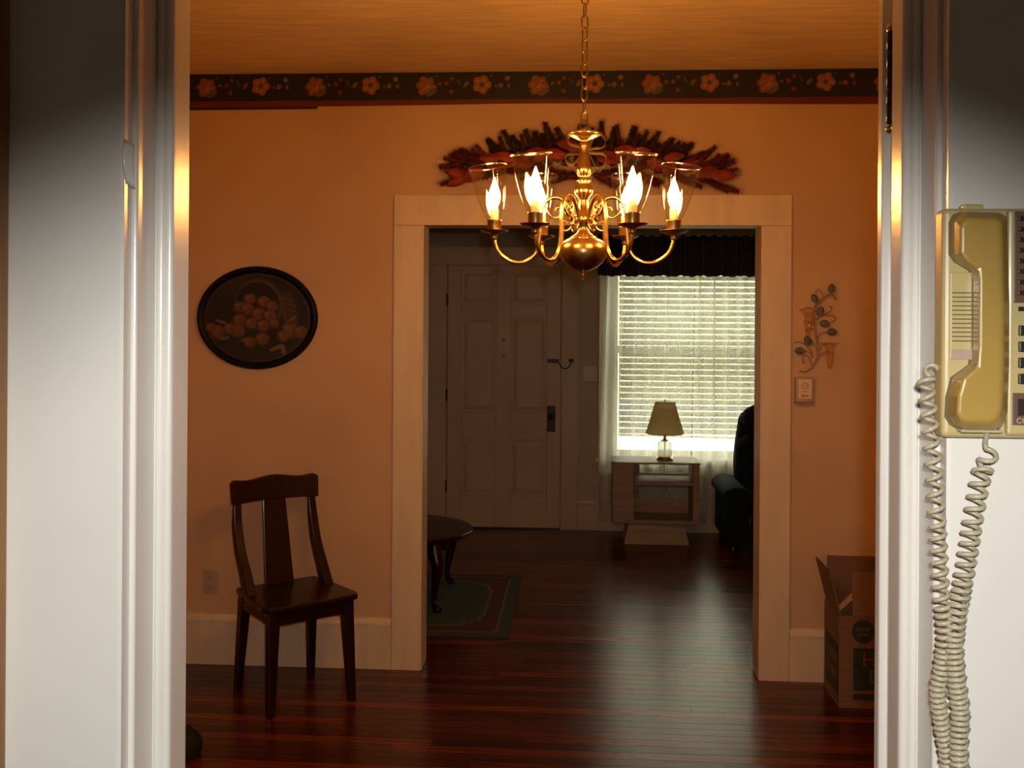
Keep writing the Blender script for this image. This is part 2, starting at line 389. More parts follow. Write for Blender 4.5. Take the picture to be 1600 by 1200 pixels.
# passage casing: head and two legs, jamb lining
t = struct(MB().box((-0.861, YD0-0.022, 2.047), (0.943, YD0, 2.186)).build('trim_5', M_trim, base=False, bevel=0.003), 'cream painted casing around the wide passage')
MB().box((-0.861, YD0-0.022, 0.0), (-0.728, YD0, 2.0465)).build('casing_leg', M_trim, t, bevel=0.003)
MB().box((0.814, YD0-0.022, 0.0), (0.943, YD0, 2.0465)).build('casing_leg', M_trim, t, bevel=0.003)
MB().box((PL-0.012, YD0-0.018, 0.0), (PL, YD1+0.01, PH)).build('jamb_lining', M_trim, t, bevel=0.002)
MB().box((PR, YD0-0.018, 0.0), (PR+0.012, YD1+0.01, PH)).build('jamb_lining', M_trim, t, bevel=0.002)
MB().box((PL-0.012, YD0-0.018, PH), (PR+0.012, YD1+0.01, PH+0.012)).build('head_lining', M_trim, t, bevel=0.002)

def baseboard(name, x0, x1, ys, label, m=M_trim, h=0.235):
    """board with a moulded cap, face towards -y"""
    o = struct(MB().prism([(ys, 0), (ys-0.02, 0), (ys-0.02, h-0.035), (ys, h-0.035)], x0, x1, 'x').build(name, m, base=False, bevel=0.002), label)
    MB().prism([(ys, h-0.035), (ys-0.026, h-0.035), (ys-0.026, h-0.026), (ys-0.017, h-0.016), (ys-0.012, h), (ys, h)], x0, x1, 'x').build('cap_moulding', m, o)
    return o
baseboard('baseboard_left', XL, -0.862, YD0, 'tall cream baseboard behind the wooden chair')
baseboard('baseboard_right', 0.944, XR, YD0, 'tall cream baseboard behind the cardboard box')
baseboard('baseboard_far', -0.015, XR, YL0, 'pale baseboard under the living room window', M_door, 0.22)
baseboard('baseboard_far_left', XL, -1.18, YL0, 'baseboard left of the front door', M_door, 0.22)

# ------------------------------------------------------------------ wallpaper border (flat print)
BLK = np.array((0.020, 0.017, 0.012)); RED = np.array((0.14, 0.018, 0.010))
def smooth(a, b, x): t = np.clip((x-a)/(b-a), 0, 1); return t*t*(3-2*t)
def border_design(xo, zlow_fn, darkline):
    def fn(co):
        x = co[:, 0] + xo[0]; z = co[:, 2] + xo[2]
        rgb = np.tile(BLK, (len(x), 1))
        def blend(mask, c): 
            nonlocal rgb
            rgb = rgb*(1-mask[:, None]) + np.array(c)*mask[:, None]
        P_ = 0.5175; x0 = -1.753; q = np.floor((x - x0 + P_/4)/P_); lx = x - x0 - q*P_      # two flowers per repeat
        lz = z - 2.690
        def flower(cx, cz, R, n, ph, c_out, c_in, c_mid):
            dx, dz = lx-cx, lz-cz; r = np.hypot(dx, dz); a = np.arctan2(dz, dx)
            lobe = R*(0.74 + 0.26*np.abs(np.cos(n*a/2+ph)))
            blend(1-smooth(lobe*0.92, lobe, r), c_out)
            blend((1-smooth(lobe*0.62, lobe*0.72, r))*(0.5+0.5*np.cos(n*a+2*ph))*0.8, c_in)
            blend(1-smooth(R*0.22, R*0.30, r), c_mid)
        def blob(cx, cz, rx, rz, c, rot=0.0):
            dx, dz = lx-cx, lz-cz; ca, sa = math.cos(rot), math.sin(rot)
            e = np.hypot((dx*ca+dz*sa)/rx, (-dx*sa+dz*ca)/rz); blend(1-smooth(0.75, 1.0, e), c)
        flower(0.0, 0.0, 0.050, 6, 0.4, (0.36, 0.10, 0.045), (0.55, 0.22, 0.10), (0.50, 0.30, 0.14))
        blob(0.025, -0.028, 0.030, 0.016, (0.16, 0.14, 0.07), 0.5); blob(-0.012, 0.020, 0.02, 0.03, (0.42, 0.12, 0.05), 0.3)
        flower(0.2575, 0.006, 0.046, 5, 0.2, (0.48, 0.15, 0.06), (0.60, 0.27, 0.11), (0.10, 0.10, 0.06))
        for cx, cz, r, c in [(0.095, 0.012, 0.011, (0.36, 0.06, 0.03)), (0.118, 0.034, 0.010, (0.34, 0.06, 0.03)), (0.115, -0.026, 0.011, (0.36, 0.05, 0.03)),
                             (0.345, 0.002, 0.012, (0.46, 0.16, 0.06)), (0.375, 0.034, 0.012, (0.46, 0.26, 0.10)), (0.388, 0.000, 0.012, (0.46, 0.16, 0.06)),
                             (0.322, 0.000, 0.007, (0.22, 0.16, 0.06)), (0.063, 0.010, 0.008, (0.26, 0.22, 0.12))]:
            blob(cx, cz, r, r, c); blob(cx, cz, r*0.4, r*0.4, (0.18, 0.10, 0.04))
        blob(0.185, 0.008, 0.020, 0.010, (0.24, 0.15, 0.05), 0.9); blob(0.425, -0.008, 0.022, 0.011, (0.14, 0.13, 0.06), -0.6)
        blob(0.150, 0.020, 0.004, 0.02, (0.14, 0.13, 0.06), 0.5); blob(0.46, 0.03, 0.004, 0.016, (0.14, 0.13, 0.06), -0.5)
        blob(0.30, 0.045, 0.004, 0.004, (0.4, 0.2, 0.1)); blob(0.05, 0.045, 0.004, 0.004, (0.4, 0.3, 0.2))
        rgb = BLK*0.6 + (rgb-BLK)*0.62
        red = 1-smooth(2.6265, 2.6285, z); rgb = rgb*(1-red[:, None]) + RED*red[:, None]
        if darkline: d = 1-smooth(2.598, 2.600, z); rgb = rgb*(1-d[:, None]) + np.array((0.03, 0.008, 0.008))*d[:, None]
        return rgb
    return fn
for nm, x0, x1, lowf, dl, lb in [
    ('trim_6', XL, -1.226, lambda x: 2.588 + 0.003*(x+1.226), True, 'left length of dark floral wallpaper border with a thicker red edge'),
    ('trim_7', -1.226, XR, lambda x: 2.600 + 0.007*math.exp(-((x+0.25)/0.5)**2) - 0.006*smooth(0.4, 1.3, np.array(x)), False, 'long dark floral wallpaper border under the ceiling')]:
    nx = int((x1-x0)/0.0045)
    o = MB().grid(lambda u, v: (x0+(x1-x0)*u, YD0-0.0015, lowf(x0+(x1-x0)*u)*(1-v) + (H-0.001)*v), nx, 44, False).build(nm, M_border, base=False)
    struct(o, lb); paint(o, border_design((0, 0, 0), lowf, dl))

# ------------------------------------------------------------------ front door
DX0, DX1, DZ1 = -1.019, -0.149, 2.003
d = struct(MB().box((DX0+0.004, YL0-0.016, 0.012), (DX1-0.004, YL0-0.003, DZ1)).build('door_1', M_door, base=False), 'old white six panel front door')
# stiles and rails proud of the panel field
ds = [(DX0+0.004, 0.012, DX0+0.11, DZ1), (DX1-0.105, 0.012, DX1-0.004, DZ1), (-0.640, 0.012, -0.528, DZ1)]
for x0, z0, x1, z1 in ds: MB().box((x0, YL0-0.032, z0), (x1, YL0-0.016, z1)).build('door_stile', M_door, d, bevel=0.004)
for x0, x1 in ((DX0+0.11, -0.640), (-0.528, DX1-0.105)):
    for z0, z1 in ((0.012, 0.25), (0.675, 0.885), (1.612, 1.712), (1.965, DZ1)):
        MB().box((x0, YL0-0.032, z0), (x1, YL0-0.016, z1)).build('door_rail', M_door, d, bevel=0.003)
    for z0, z1 in ((0.25, 0.675), (0.885, 1.612), (1.712, 1.965)):
        MB().hexa([(x0+.018, YL0-.016, z0+.018), (x1-.018, YL0-.016, z0+.018), (x1-.018, YL0-.016, z1-.018), (x0+.018, YL0-.016, z1-.018)],
                  [(x0+.045, YL0-.025, z0+.045), (x1-.045, YL0-.025, z0+.045), (x1-.045, YL0-.025, z1-.045), (x0+.045, YL0-.025, z1-.045)]).build('door_panel', M_door, d)
MB().ball((-0.583, YL0-0.036, 1.443), 0.0065).build('peephole_lens', mat('chrome', (0.8, 0.8, 0.8), 0.08, metal=1.0, var=0.02), d)
pe = MB().lathe([(0.0, 0), (0.011, 0), (0.011, 0.004), (0.006, 0.005), (0, 0.005)], (-0.583, YL0-0.032, 1.443), 14, M=Matrix.Rotation(PI/2, 3, 'X')).build('peephole', M_brass, d)
MB().lathe([(0.0, 0), (0.007, 0), (0.006, 0.003), (0, 0.003)], (-0.583, YL0-0.032, 1.312), 10, M=Matrix.Rotation(PI/2, 3, 'X')).build('nail_hole', M_black, d)
es = MB().box((-0.249, YL0-0.040, 0.745), (-0.187, YL0-0.032, 0.942)).build('lock_plate', M_iron, d, bevel=0.003)
MB().ball((-0.218, YL0-0.066, 0.862), (0.026, 0.020, 0.026)).tube([(-0.218, YL0-0.04, 0.862), (-0.218, YL0-0.06, 0.862)], 0.010).build('door_knob', M_iron, es)
cs = MB().box((-0.250, YL0-0.042, 1.268), (-0.165, YL0-0.032, 1.298)).build('chain_slide', M_iron, d, bevel=0.002)
ch = MB().tube(spline([(-0.165, YL0-0.045, 1.272), (-0.140, YL0-0.045, 1.235), (-0.105, YL0-0.045, 1.228), (-0.078, YL0-0.045, 1.25), (-0.068, YL0-0.035, 1.283)], 6), 0.0045, 6)
ch.box((-0.088, YL0-0.034, 1.276), (-0.050, YL0-0.022, 1.300)); ch.build('door_chain', M_iron, cs)
for z in (0.27, 0.97, 1.70): MB().tube([(DX0-0.001, YL0-0.036, z), (DX0-0.001, YL0-0.036, z+0.09)], 0.006, 8).build('hinge', M_iron, d)
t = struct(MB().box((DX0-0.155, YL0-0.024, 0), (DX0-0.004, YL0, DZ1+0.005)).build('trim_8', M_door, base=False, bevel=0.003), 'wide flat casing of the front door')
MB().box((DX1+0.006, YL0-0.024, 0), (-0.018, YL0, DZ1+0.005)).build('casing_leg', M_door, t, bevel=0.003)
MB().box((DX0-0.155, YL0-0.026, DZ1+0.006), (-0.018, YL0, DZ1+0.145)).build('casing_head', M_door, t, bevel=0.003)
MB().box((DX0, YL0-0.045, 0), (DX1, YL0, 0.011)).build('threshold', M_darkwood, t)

# ------------------------------------------------------------------ window
wn = struct(MB().box((WX0-0.10, YL0-0.022, WZ0), (WX0, YL0, WZ1)).build('window_1', M_wframe, base=False, bevel=0.002), 'double hung window behind blinds and sheers')
MB().box((WX1, YL0-0.022, WZ0), (WX1+0.10, YL0, WZ1)).build('window_casing', M_wframe, wn, bevel=0.002)
MB().box((WX0-0.10, YL0-0.024, WZ1), (WX1+0.10, YL0, WZ1+0.11)).build('window_casing', M_wframe, wn, bevel=0.002)
MB().box((WX0-0.12, YL0-0.05, WZ0-0.028), (WX1+0.12, YL0, WZ0)).build('window_sill', M_wframe, wn, bevel=0.004)
MB().box((WX0-0.10, YL0-0.018, WZ0-0.12), (WX1+0.10, YL0, WZ0-0.029)).build('window_apron', M_wframe, wn, bevel=0.002)
for z0, z1, y in ((WZ0, 1.39, YL0+0.06), (1.35, WZ1, YL0+0.095)):
    sh = MB().box((WX0, y, z0), (WX0+0.045, y+0.033, z1)).box((WX1-0.045, y, z0), (WX1, y+0.033, z1)).box((WX0+.045, y, z0), (WX1-.045, y+0.033, z0+0.05)) \
        .box((WX0+.045, y, z1-0.045), (WX1-.045, y+0.033, z1)).build('sash', M_wframe, wn)
    MB().box((WX0+.045, y+.014, z0+.05), (WX1-.045, y+.018, z1-.045)).build('pane', M_pane, sh)

bl = thing('window_blind', 'white horizontal slat blind hanging over the bright window', 'blind', ((WX0+WX1)/2, YL0-0.035+0.03, 0.70))
MB().box((BX-0.004, YL0-0.015, 2.018), (WX1-0.006, YL0+0.035, 2.055)).build('head_rail', M_wframe, bl, bevel=0.002)
sm = None; NS = 29
for k in range(NS):
    z = 0.755 + k*(2.005-0.755)/(NS-1)
    if sm is None:
        c = math.cos(math.radians(42)); s_ = math.sin(math.radians(42)); hw = 0.025
        def slatf(u, v):
            q = (v-0.5)*2; yy = q*hw; cr = 0.004*(1-q*q)
            return (BX+(WX1-BX-0.01)*u, YL0+0.010 + yy*c - cr*s_, z + yy*s_ + cr*c)
        so = MB().grid(slatf, 1, 6).build('slat', M_slat, bl, solid=0.0015); sm = so; zs = z
    else:
        so = sm.copy(); COL.objects.link(so); so.parent = bl; so.location = (0, 0, z-zs)
    so.rotation_euler = (0, 0, 0)
br = MB().hexa([(BX, YL0-.004, .716), (WX1-.01, YL0-.004, .700), (WX1-.01, YL0+.024, .700), (BX, YL0+.024, .716)],
               [(BX, YL0-.004, .734), (WX1-.01, YL0-.004, .718), (WX1-.01, YL0+.024, .718), (BX, YL0+.024, .734)]).build('bottom_rail', M_wframe, bl, bevel=0.002)
for x in (0.44, 0.90, 1.36): MB().tube([(x, YL0-0.018, 0.72), (x, YL0-0.018, 2.02)], 0.0016, 5).box((x-.004, YL0-.021, 0.70), (x+.004, YL0-.013, 0.725)).build('ladder_cord', M_wframe, bl)
MB().tube([(1.005, YL0-0.024, 0.73), (1.005, YL0-0.024, 2.0)], 0.0045, 6).build('tilt_wand', M_tan, bl)

def sheer(name, label, x0, x1, flare_l, flare_r, ph, nf):
    rnd = random.Random(ph)
    amps = [rnd.uniform(0.5, 1.3) for _ in range(40)]
    def fn(u, v):
        z = 0.085 + (2.14-0.085)*v; s_ = (1-v)
        x = x0 + (x1-x0)*u + (flare_l*(1-u) + flare_r*u)*(s_**1.2)
        k = u*nf; a = amps[int(k) % 40]*(1-(k % 1)) + amps[(int(k)+1) % 40]*(k % 1)
        y = YL0-0.090 + 0.024*a*math.sin(2*PI*k + 0.7*math.sin(3*u+2*s_)) + 0.006*math.sin(2*PI*k*2.3+v*3)
        x += 0.010*math.sin(2*PI*k*1.0+1.1)
        return (x, y, z)
    o = MB().grid(fn, 150, 24).build(name, M_sheer)
    return tag(o, label, 'curtain', 'sheer curtains')
sheer('sheer_curtain', 'white sheer curtain on the left half of the window, flaring out at its hem', 0.165, 0.838, -0.055, -0.03, 3, 6)
sheer('sheer_curtain', 'white sheer curtain over the right half of the window beside the recliner', 0.845, 1.62, -0.02, 0.03, 5, 7)
va = thing('valance', 'dark gathered valance across the top of the living room window', 'valance', (0.9, YL0-0.06, 1.92))
def vf(u, v):
    x = 0.125 + 1.60*u
    return (x, YL0-0.155 - 0.012*math.sin(u*2*PI*34) - 0.010*math.sin(u*2*PI*13+1)-0.012*(1-v), 1.925 + (0.004*math.sin(u*2*PI*11)+0.003*math.sin(u*2*PI*27))*(1-v) + 0.30*v + 0.008*math.sin(u*2*PI*21)*v)
MB().grid(vf, 240, 6).build('gathered_cloth', M_valance, va, solid=0.004)
MB().tube([(0.10, YL0-0.135, 2.185), (1.75, YL0-0.135, 2.185)], 0.009, 8).tube([(0.11, YL0-0.135, 2.185), (0.11, YL0, 2.185)], 0.007, 6).tube([(1.74, YL0-0.135, 2.185), (1.74, YL0, 2.185)], 0.007, 6).build('curtain_rod', M_iron, va)

# ================================================================== DINING ROOM THINGS
# ------------------------------------------------------------------ chandelier
CX, CY = 0.006, 2.90
cdl = thing('chandelier', 'six arm brass chandelier with clear glass shades and glowing candle bulbs', 'chandelier', (CX, CY, 1.74))
S = 1/558.0
def zpx(y): return 1.883 - (y-358)*S*1.0
col_prof = [(0.0, zpx(206)), (8*S, zpx(206)), (26*S, zpx(207)), (27.5*S, zpx(209)), (26*S, zpx(211)), (16*S, zpx(216)), (8*S, zpx(219)), (6*S, zpx(222)), (8.5*S, zpx(225)),
            (8*S, zpx(229)), (6.5*S, zpx(233)), (7.5*S, zpx(243)), (10.5*S, zpx(254)), (12.8*S, zpx(263)), (12.5*S, zpx(268)), (9*S, zpx(274)), (6.5*S, zpx(278)),
            (10.5*S, zpx(281)), (11*S, zpx(283)), (8*S, zpx(286)), (13*S, zpx(292)), (14.5*S, zpx(297)), (13.5*S, zpx(303)), (8.5*S, zpx(309)), (7*S, zpx(314)), (8*S, zpx(320)),
            (7.5*S, zpx(330)), (12*S, zpx(336)), (14*S, zpx(341)), (13*S, zpx(347)), (8*S, zpx(352)), (7*S, zpx(356)), (10*S, zpx(363)), (18*S, zpx(369)), (24*S, zpx(372)), (23*S, zpx(374))]
MB().lathe(col_prof, (CX, CY, 0), 28, rib=0.0).build('column', M_brass, cdl)
bowl = MB().lathe([(24*S, zpx(373)), (31*S, zpx(377)), (36*S, zpx(384)), (37.5*S, zpx(391)), (36*S, zpx(400)), (31*S, zpx(409)), (22*S, zpx(417)), (11*S, zpx(422)), (3*S, zpx(424))], (CX, CY, 0), 32).build('bowl', M_oldbrass, cdl)
MB().lathe([(4*S, zpx(423)), (4*S, zpx(425)), (7*S, zpx(428)), (6*S, zpx(431)), (3*S, zpx(433)), (4*S, zpx(435)), (2*S, zpx(438)), (0, zpx(439))], (CX, CY, 0), 14).build('finial', M_oldbrass, cdl)
# hanging loop and chain
MB().tube([(CX+0.011*math.cos(a), CY, 2.172+0.016*math.sin(a)) for a in [2*PI*k/14 for k in range(14)]], 0.0028, 6, closed=True).build('hanging_loop', M_oldbrass, cdl)
MB().tube([(CX, CY, zpx(207)), (CX, CY, 2.157)], 0.004, 8).build('stem', M_oldbrass, cdl)
link_me = None; z = 2.194; k = 0
while z < H-0.03:
    if link_me is None:
        pts = []
        for i in range(20):
            a = 2*PI*i/20; pts.append((0.0095*math.cos(a), 0, 0.013*math.sin(a) + (0.006 if math.sin(a) > 0 else -0.006)))
        lo = MB().tube(pts, 0.0022, 6, closed=True); me_o = bpy.data.objects.new('tmp', None)
        l_ob = lo.build('chain_link', M_oldbrass, None, base=False); l_ob.parent = cdl; link_me = l_ob.data
    else:
        l_ob = bpy.data.objects.new('chain_link', link_me); COL.objects.link(l_ob); l_ob.parent = cdl
    l_ob.location = (0.0, 0.0, z-1.74); l_ob.rotation_euler = (0, 0, PI/2*(k % 2) + 0.5 + random.uniform(-0.25, 0.25))
    z += 0.0335; k += 1
MB().lathe([(0.0, H-0.030), (0.012, H-0.030), (0.02, H-0.024), (0.055, H-0.012), (0.06, H-0.0005), (0, H-0.0005)], (CX, CY, 0), 24).build('ceiling_canopy', M_oldbrass, cdl)
arm_rz = [(0.024, 1.905), (0.036, 1.938), (0.058, 1.966), (0.086, 1.972), (0.108, 1.955), (0.119, 1.915), (0.122, 1.865), (0.131, 1.822), (0.150, 1.799), (0.174, 1.790), (0.202, 1.793), (0.227, 1.808), (0.243, 1.831), (0.249, 1.853)]
inner = [(0.108, 1.952), (0.098, 1.928), (0.080, 1.915), (0.064, 1.923), (0.062, 1.939), (0.074, 1.944), (0.080, 1.934)]
lower = [(0.024, 1.905), (0.040, 1.884), (0.056, 1.880), (0.064, 1.894), (0.054, 1.906), (0.044, 1.898)]
TILT = 7
for k in range(6):
    th = math.radians(30 + 60*k) ; dx, dy = math.sin(th), -math.cos(th)
    def rad(rz): return [(CX+r*dx, CY+r*dy, z) for r, z in rz]
    arm = MB().tube(spline(rad(arm_rz), 7), 0.0052, 8).build('arm', M_brass, cdl)
    MB().tube(spline(rad(inner), 5), 0.0034, 6).tube(spline(rad(lower), 5), 0.0034, 6).build('scroll', M_brass, arm)
    ex, ey = CX+0.25*dx, CY+0.25*dy
    c0 = (ex, ey, 1.853)
    MB().lathe([(0.0, 0), (0.006, 0.0), (0.010, 0.006), (0.007, 0.012), (0.016, 0.018), (0.034, 0.022), (0.040, 0.027), (0.041, 0.028), (0.034, 0.0255), (0.015, 0.022), (0, 0.022)], c0, 28).build('drip_pan', M_oldbrass, arm)
    MB().lathe([(0.0, 0.022), (0.0185, 0.022), (0.0195, 0.026), (0.019, 0.050), (0.0205, 0.053), (0.0205, 0.056), (0.017, 0.056), (0, 0.054)], c0, 24).build('socket_cup', M_oldbrass, arm)
    MB().lathe([(0.0, 0.054), (0.0115, 0.054), (0.0115, 0.086), (0.008, 0.089), (0, 0.089)], c0, 18).build('candle_sleeve', M_candle, arm)
    MB().lathe([(0.0, 0.089), (0.0075, 0.089), (0.0095, 0.094), (0.0150, 0.108), (0.0165, 0.120), (0.0145, 0.135), (0.0095, 0.150), (0.0045, 0.164), (0.0015, 0.174), (0, 0.176)], c0, 16).build('flame_bulb', M_bulb, arm)
    ax = Vector((-dy, dx, 0)); Mr = Matrix.Rotation(math.radians(TILT + random.uniform(-2, 2)), 3, ax)
    gl = [(0.0195, 0.0), (0.0225, 0.006), (0.031, 0.030), (0.0385, 0.058), (0.0440, 0.090), (0.0490, 0.120), (0.0520, 0.138), (0.0540, 0.150)]
    g = MB().lathe(gl, (ex, ey, 1.853+0.057), 36, M=Mr).build('glass_shade', M_glass, arm)
    rp = [Mr @ Vector((0.0540*math.cos(a), 0.0540*math.sin(a), 0.150)) for a in [2*PI*i/36 for i in range(36)]]
    MB().tube([(ex+p.x, ey+p.y, 1.910+p.z) for p in rp], 0.0018, 6, closed=True).build('glass_rim', M_rimglass, arm)

# ------------------------------------------------------------------ pine garland
ga = thing('pine_garland', 'dried pine garland with red leaves hung over the passage behind the chandelier', 'garland', (0.02, YD0-0.05, 2.22))
GX0, GX1 = -0.565, 0.625
def gz(x):
    t_ = (x-0.03)/0.6; return 2.485 - 0.105*abs(t_)**1.7 - (0.035*max(0, t_)**2)
MB().tube([(x, YD0-0.035, gz(x)-0.06) for x in np.linspace(GX0+0.05, GX1-0.05, 24)], 0.008, 6).build('garland_stem', M_needle, ga)
spr = []
for vn in range(3):
    b = MB(); L_ = 0.125
    b.tube([(0, 0, 0), (L_*0.25, 0, 0.002), (L_*0.5, 0, 0.004), (L_*0.8, 0, 0.002), (L_, 0, 0)], [0.006, 0.011, 0.012, 0.009, 0.003], 8)
    for i in range(800):
        t_ = random.random()**0.8; x = t_*L_; a = random.uniform(0, 2*PI); ln = random.uniform(0.028, 0.046)*(1.05-0.45*t_)
        dirv = Vector((0.35, math.cos(a), math.sin(a))).normalized()
        p = Vector((x, 0, 0)); q = p + dirv*ln; sd_ = dirv.cross(Vector((1, 0.3, 0.2))).normalized()*0.0024
        b.add([p-sd_, p+sd_, q], [(0, 1, 2)])
    o = b.build('pine_sprig', (M_needle, M_needle, M_needle_redlit)[vn], None, base=False); spr.append(o)
first = [True]*3
def place(protos, i, name, loc, rot, s_):
    if first_flags[name][i]: o = protos[i]; first_flags[name][i] = False
    else: o = bpy.data.objects.new(name, protos[i].data); COL.objects.link(o)
    o.parent = ga; o.location = Vector(loc) - Vector(ORG[ga.name]); o.rotation_euler = rot; o.scale = (s_, s_, s_)
first_flags = {'pine_sprig': [True]*3, 'red_leaf': [True]*2}
n_ = 0
for x in np.linspace(GX0+0.03, GX1-0.03, 30):
    for lv in range(4):
        side = (x-0.03)/0.6
        ang = math.radians(90 - side*78 + random.uniform(-24, 24)) if lv == 0 else (math.radians(90 - side*70 + random.uniform(-35, 35)) if lv in (1, 2) else (PI*(side < 0) + random.uniform(-0.5, 0.5)))
        zb = gz(x) - (0.095, 0.125, 0.165, 0.205)[lv]*(1-0.45*abs(side)) - random.uniform(0, 0.02)
        y = YD0 - random.uniform(0.058, 0.085)
        M3 = Matrix.Rotation(-ang, 3, 'Y') @ Matrix.Rotation(random.uniform(0, 6.28), 3, 'X')
        place(spr, (2 if lv == 3 or abs(side) > 0.72 else (n_ % 3 if lv else n_ % 2)), 'pine_sprig', (x, y, zb), M3.to_euler(), random.uniform(0.75, 1.0)*(1-0.15*abs(side))); n_ += 1
for x, a in ((GX0+0.07, PI-0.05), (GX1-0.09, -0.35)):
    place(spr, 0, 'pine_sprig', (x, YD0-0.06, gz(x)-0.075), (Matrix.Rotation(-a, 3, 'Y')).to_euler(), 0.8)
lv_ = []
for q in range(2):
    b = MB().grid(lambda u, v: (0.115*u, 0.027*(v-0.5)*2*math.sin(PI*min(1, u*0.92+0.06))**0.8, 0.012*math.sin(u*2.5+q)-0.010*abs(v-0.5)*2), 8, 4)
    lv_.append(b.build('red_leaf', M_redleaf, None, base=False, solid=0.001))
n_ = 0
for x in np.linspace(GX0+0.06, GX1-0.05, 16):
    for q in range(2):
        side = (x-0.03)/0.6; ang = (PI if side < 0 else 0) + random.uniform(-0.7, 0.7)*(1 if q else 0.6)
        M3 = Matrix.Rotation(-ang, 3, 'Y') @ Matrix.Rotation(PI/2 + random.uniform(-0.5, 0.5), 3, 'X')
        place(lv_, n_ % 2, 'red_leaf', (x, YD0-0.105-random.uniform(0, 0.03), gz(x)-0.09-0.11*random.random()*(1-0.6*abs(side))), M3.to_euler(), random.uniform(0.75, 1.0)); n_ += 1
b = MB()
for x0, a0 in ((-0.03, 2.4), (0.05, 0.7), (-0.05, 3.6), (0.06, -0.6), (0.02, 1.57)):
    cx, cz, R_ = 0.02, 2.37, 0.10
    def rb(u, v, a0=a0):
        t_ = 2*PI*u; r = R_*math.sin(t_/2); aa = a0 + 0.38*math.sin(t_)
        return (cx + r*math.cos(aa), YD0-0.12-0.03*math.sin(t_)+0.0*v + 0.025*(v-0.5), cz + r*math.sin(aa) + 0.02*(v-0.5))
    b.grid(rb, 20, 2)
b.build('ribbon_bow', M_ribbon, ga, solid=0.0008)['label'] = 'gold ribbon loops'

# ------------------------------------------------------------------ oval picture
OX, OZ, RX, RZ = -1.503, 1.617, 0.286, 0.240
op = thing('oval_picture', 'oval black framed still life of peaches spilling from a basket', 'picture', (OX, YD0, OZ-RZ))
n = 72; fr = MB(); prof = [(1.0, 0.0), (1.0, -0.012), (0.985, -0.022), (0.955, -0.026), (0.925, -0.022), (0.905, -0.014), (0.890, -0.012), (0.885, -0.008)]
vs_ = [(OX + RX*p[0]*math.cos(2*PI*k/n), YD0+p[1]-0.0005, OZ + (RZ-RX*(1-p[0]))*math.sin(2*PI*k/n)) for p in prof for k in range(n)]
fr.add(vs_, [(i*n+k, i*n+(k+1) % n, (i+1)*n+(k+1) % n, (i+1)*n+k) for i in range(len(prof)-1) for k in range(n)], True).build('frame', M_frame, op)
def disc(u, v):
    r = v; a = 2*PI*u; return (OX + RX*0.895*r*math.cos(a), YD0-0.009, OZ + (RZ-RX*0.105)*r*math.sin(a))
cv = MB().grid(disc, 220, 90, False).build('canvas', M_canvas, op)
def still(co):
    x = co[:, 0]/RX; z = (co[:, 2]-RZ)/RZ     # -1..1
    rgb = np.tile(np.array((0.030, 0.020, 0.012)), (len(x), 1))
    def bl_(m_, c):
        nonlocal rgb
        rgb = rgb*(1-m_[:, None]) + np.array(c)*m_[:, None]
    def ell(cx, cz, rx, rz, c, rot=0, soft=0.15):
        dx, dz = x-cx, z-cz; ca, sa = math.cos(rot), math.sin(rot); e = np.hypot((dx*ca+dz*sa)/rx, (-dx*sa+dz*ca)/rz); bl_(1-smooth(1-soft, 1, e), c)
    ell(-0.35, 0.62, 0.55, 0.30, (0.075, 0.055, 0.025), 0.2, 0.9)
    ell(0.0, -0.72, 0.8, 0.28, (0.05, 0.032, 0.018), 0, 0.5)
    ell(0.52, 0.15, 0.16, 0.42, (0.22, 0.12, 0.05), 0.2, 0.3)                     # basket weave side
    for j in range(6): ell(0.52+0.02*j, 0.42-0.11*j, 0.16, 0.022, (0.08, 0.045, 0.02), -0.25, 0.5)
    for j in range(4): ell(0.42+0.07*j, 0.15, 0.014, 0.40, (0.10, 0.055, 0.025), 0.2, 0.5)
    ell(0.02, 0.25, 0.42, 0.52, (0.20, 0.12, 0.05), 0, 0.1); ell(0.0, 0.23, 0.385, 0.485, (0.018, 0.010, 0.008), 0, 0.1)
    def peach(cx, cz, r):
        ell(cx, cz, r, r*1.05, (0.16, 0.055, 0.02)); ell(cx+0.01, cz+0.015, r*0.90, r*0.94, (0.40, 0.17, 0.055), 0, 0.4)
        ell(cx-r*0.3, cz+r*0.35, r*0.5, r*0.5, (0.52, 0.27, 0.09), 0, 0.9); ell(cx+r*0.35, cz-r*0.1, r*0.5, r*0.6, (0.38, 0.10, 0.035), 0, 0.9)
    for p in [(-0.13, 0.36, .12), (0.10, 0.30, .13), (-0.30, 0.20, .12), (0.24, 0.22, .12), (-0.16, 0.16, .13), (0.02, 0.06, .14), (0.20, 0.03, .13), (-0.30, -0.05, .13),
              (-0.10, -0.12, .13), (0.10, -0.16, .13), (0.28, -0.12, .10), (-0.33, -0.26, .15), (0.08, -0.42, .14), (-0.13, -0.48, .12),
              (-0.66, -0.28, .15), (-0.46, -0.22, .12), (-0.78, -0.20, .10), (0.55, -0.25, .18), (0.72, -0.28, .14), (0.43, -0.36, .12)]: peach(*p)
    for c in [(0.32, -0.58, 0.16, 0.045, 0.5), (0.44, -0.62, 0.05, 0.12, 0.2), (-0.55, -0.40, 0.12, 0.04, 0.2), (-0.2, -0.42, 0.10, 0.03, 0.3), (-0.6, -0.08, 0.12, 0.035, -0.3), (0.58, -0.02, 0.10, 0.03, 0.5)]:
        ell(c[0], c[1], c[2], c[3], (0.42, 0.27, 0.13), c[4], 0.4)
    rgb = rgb*0.30
    e = np.hypot(x/0.875, z/0.855); bl_(smooth(0.965, 0.98, e)*(1-smooth(0.99, 1.0, e)), (0.06, 0.022, 0.012))
    return rgb
paint(cv, still)

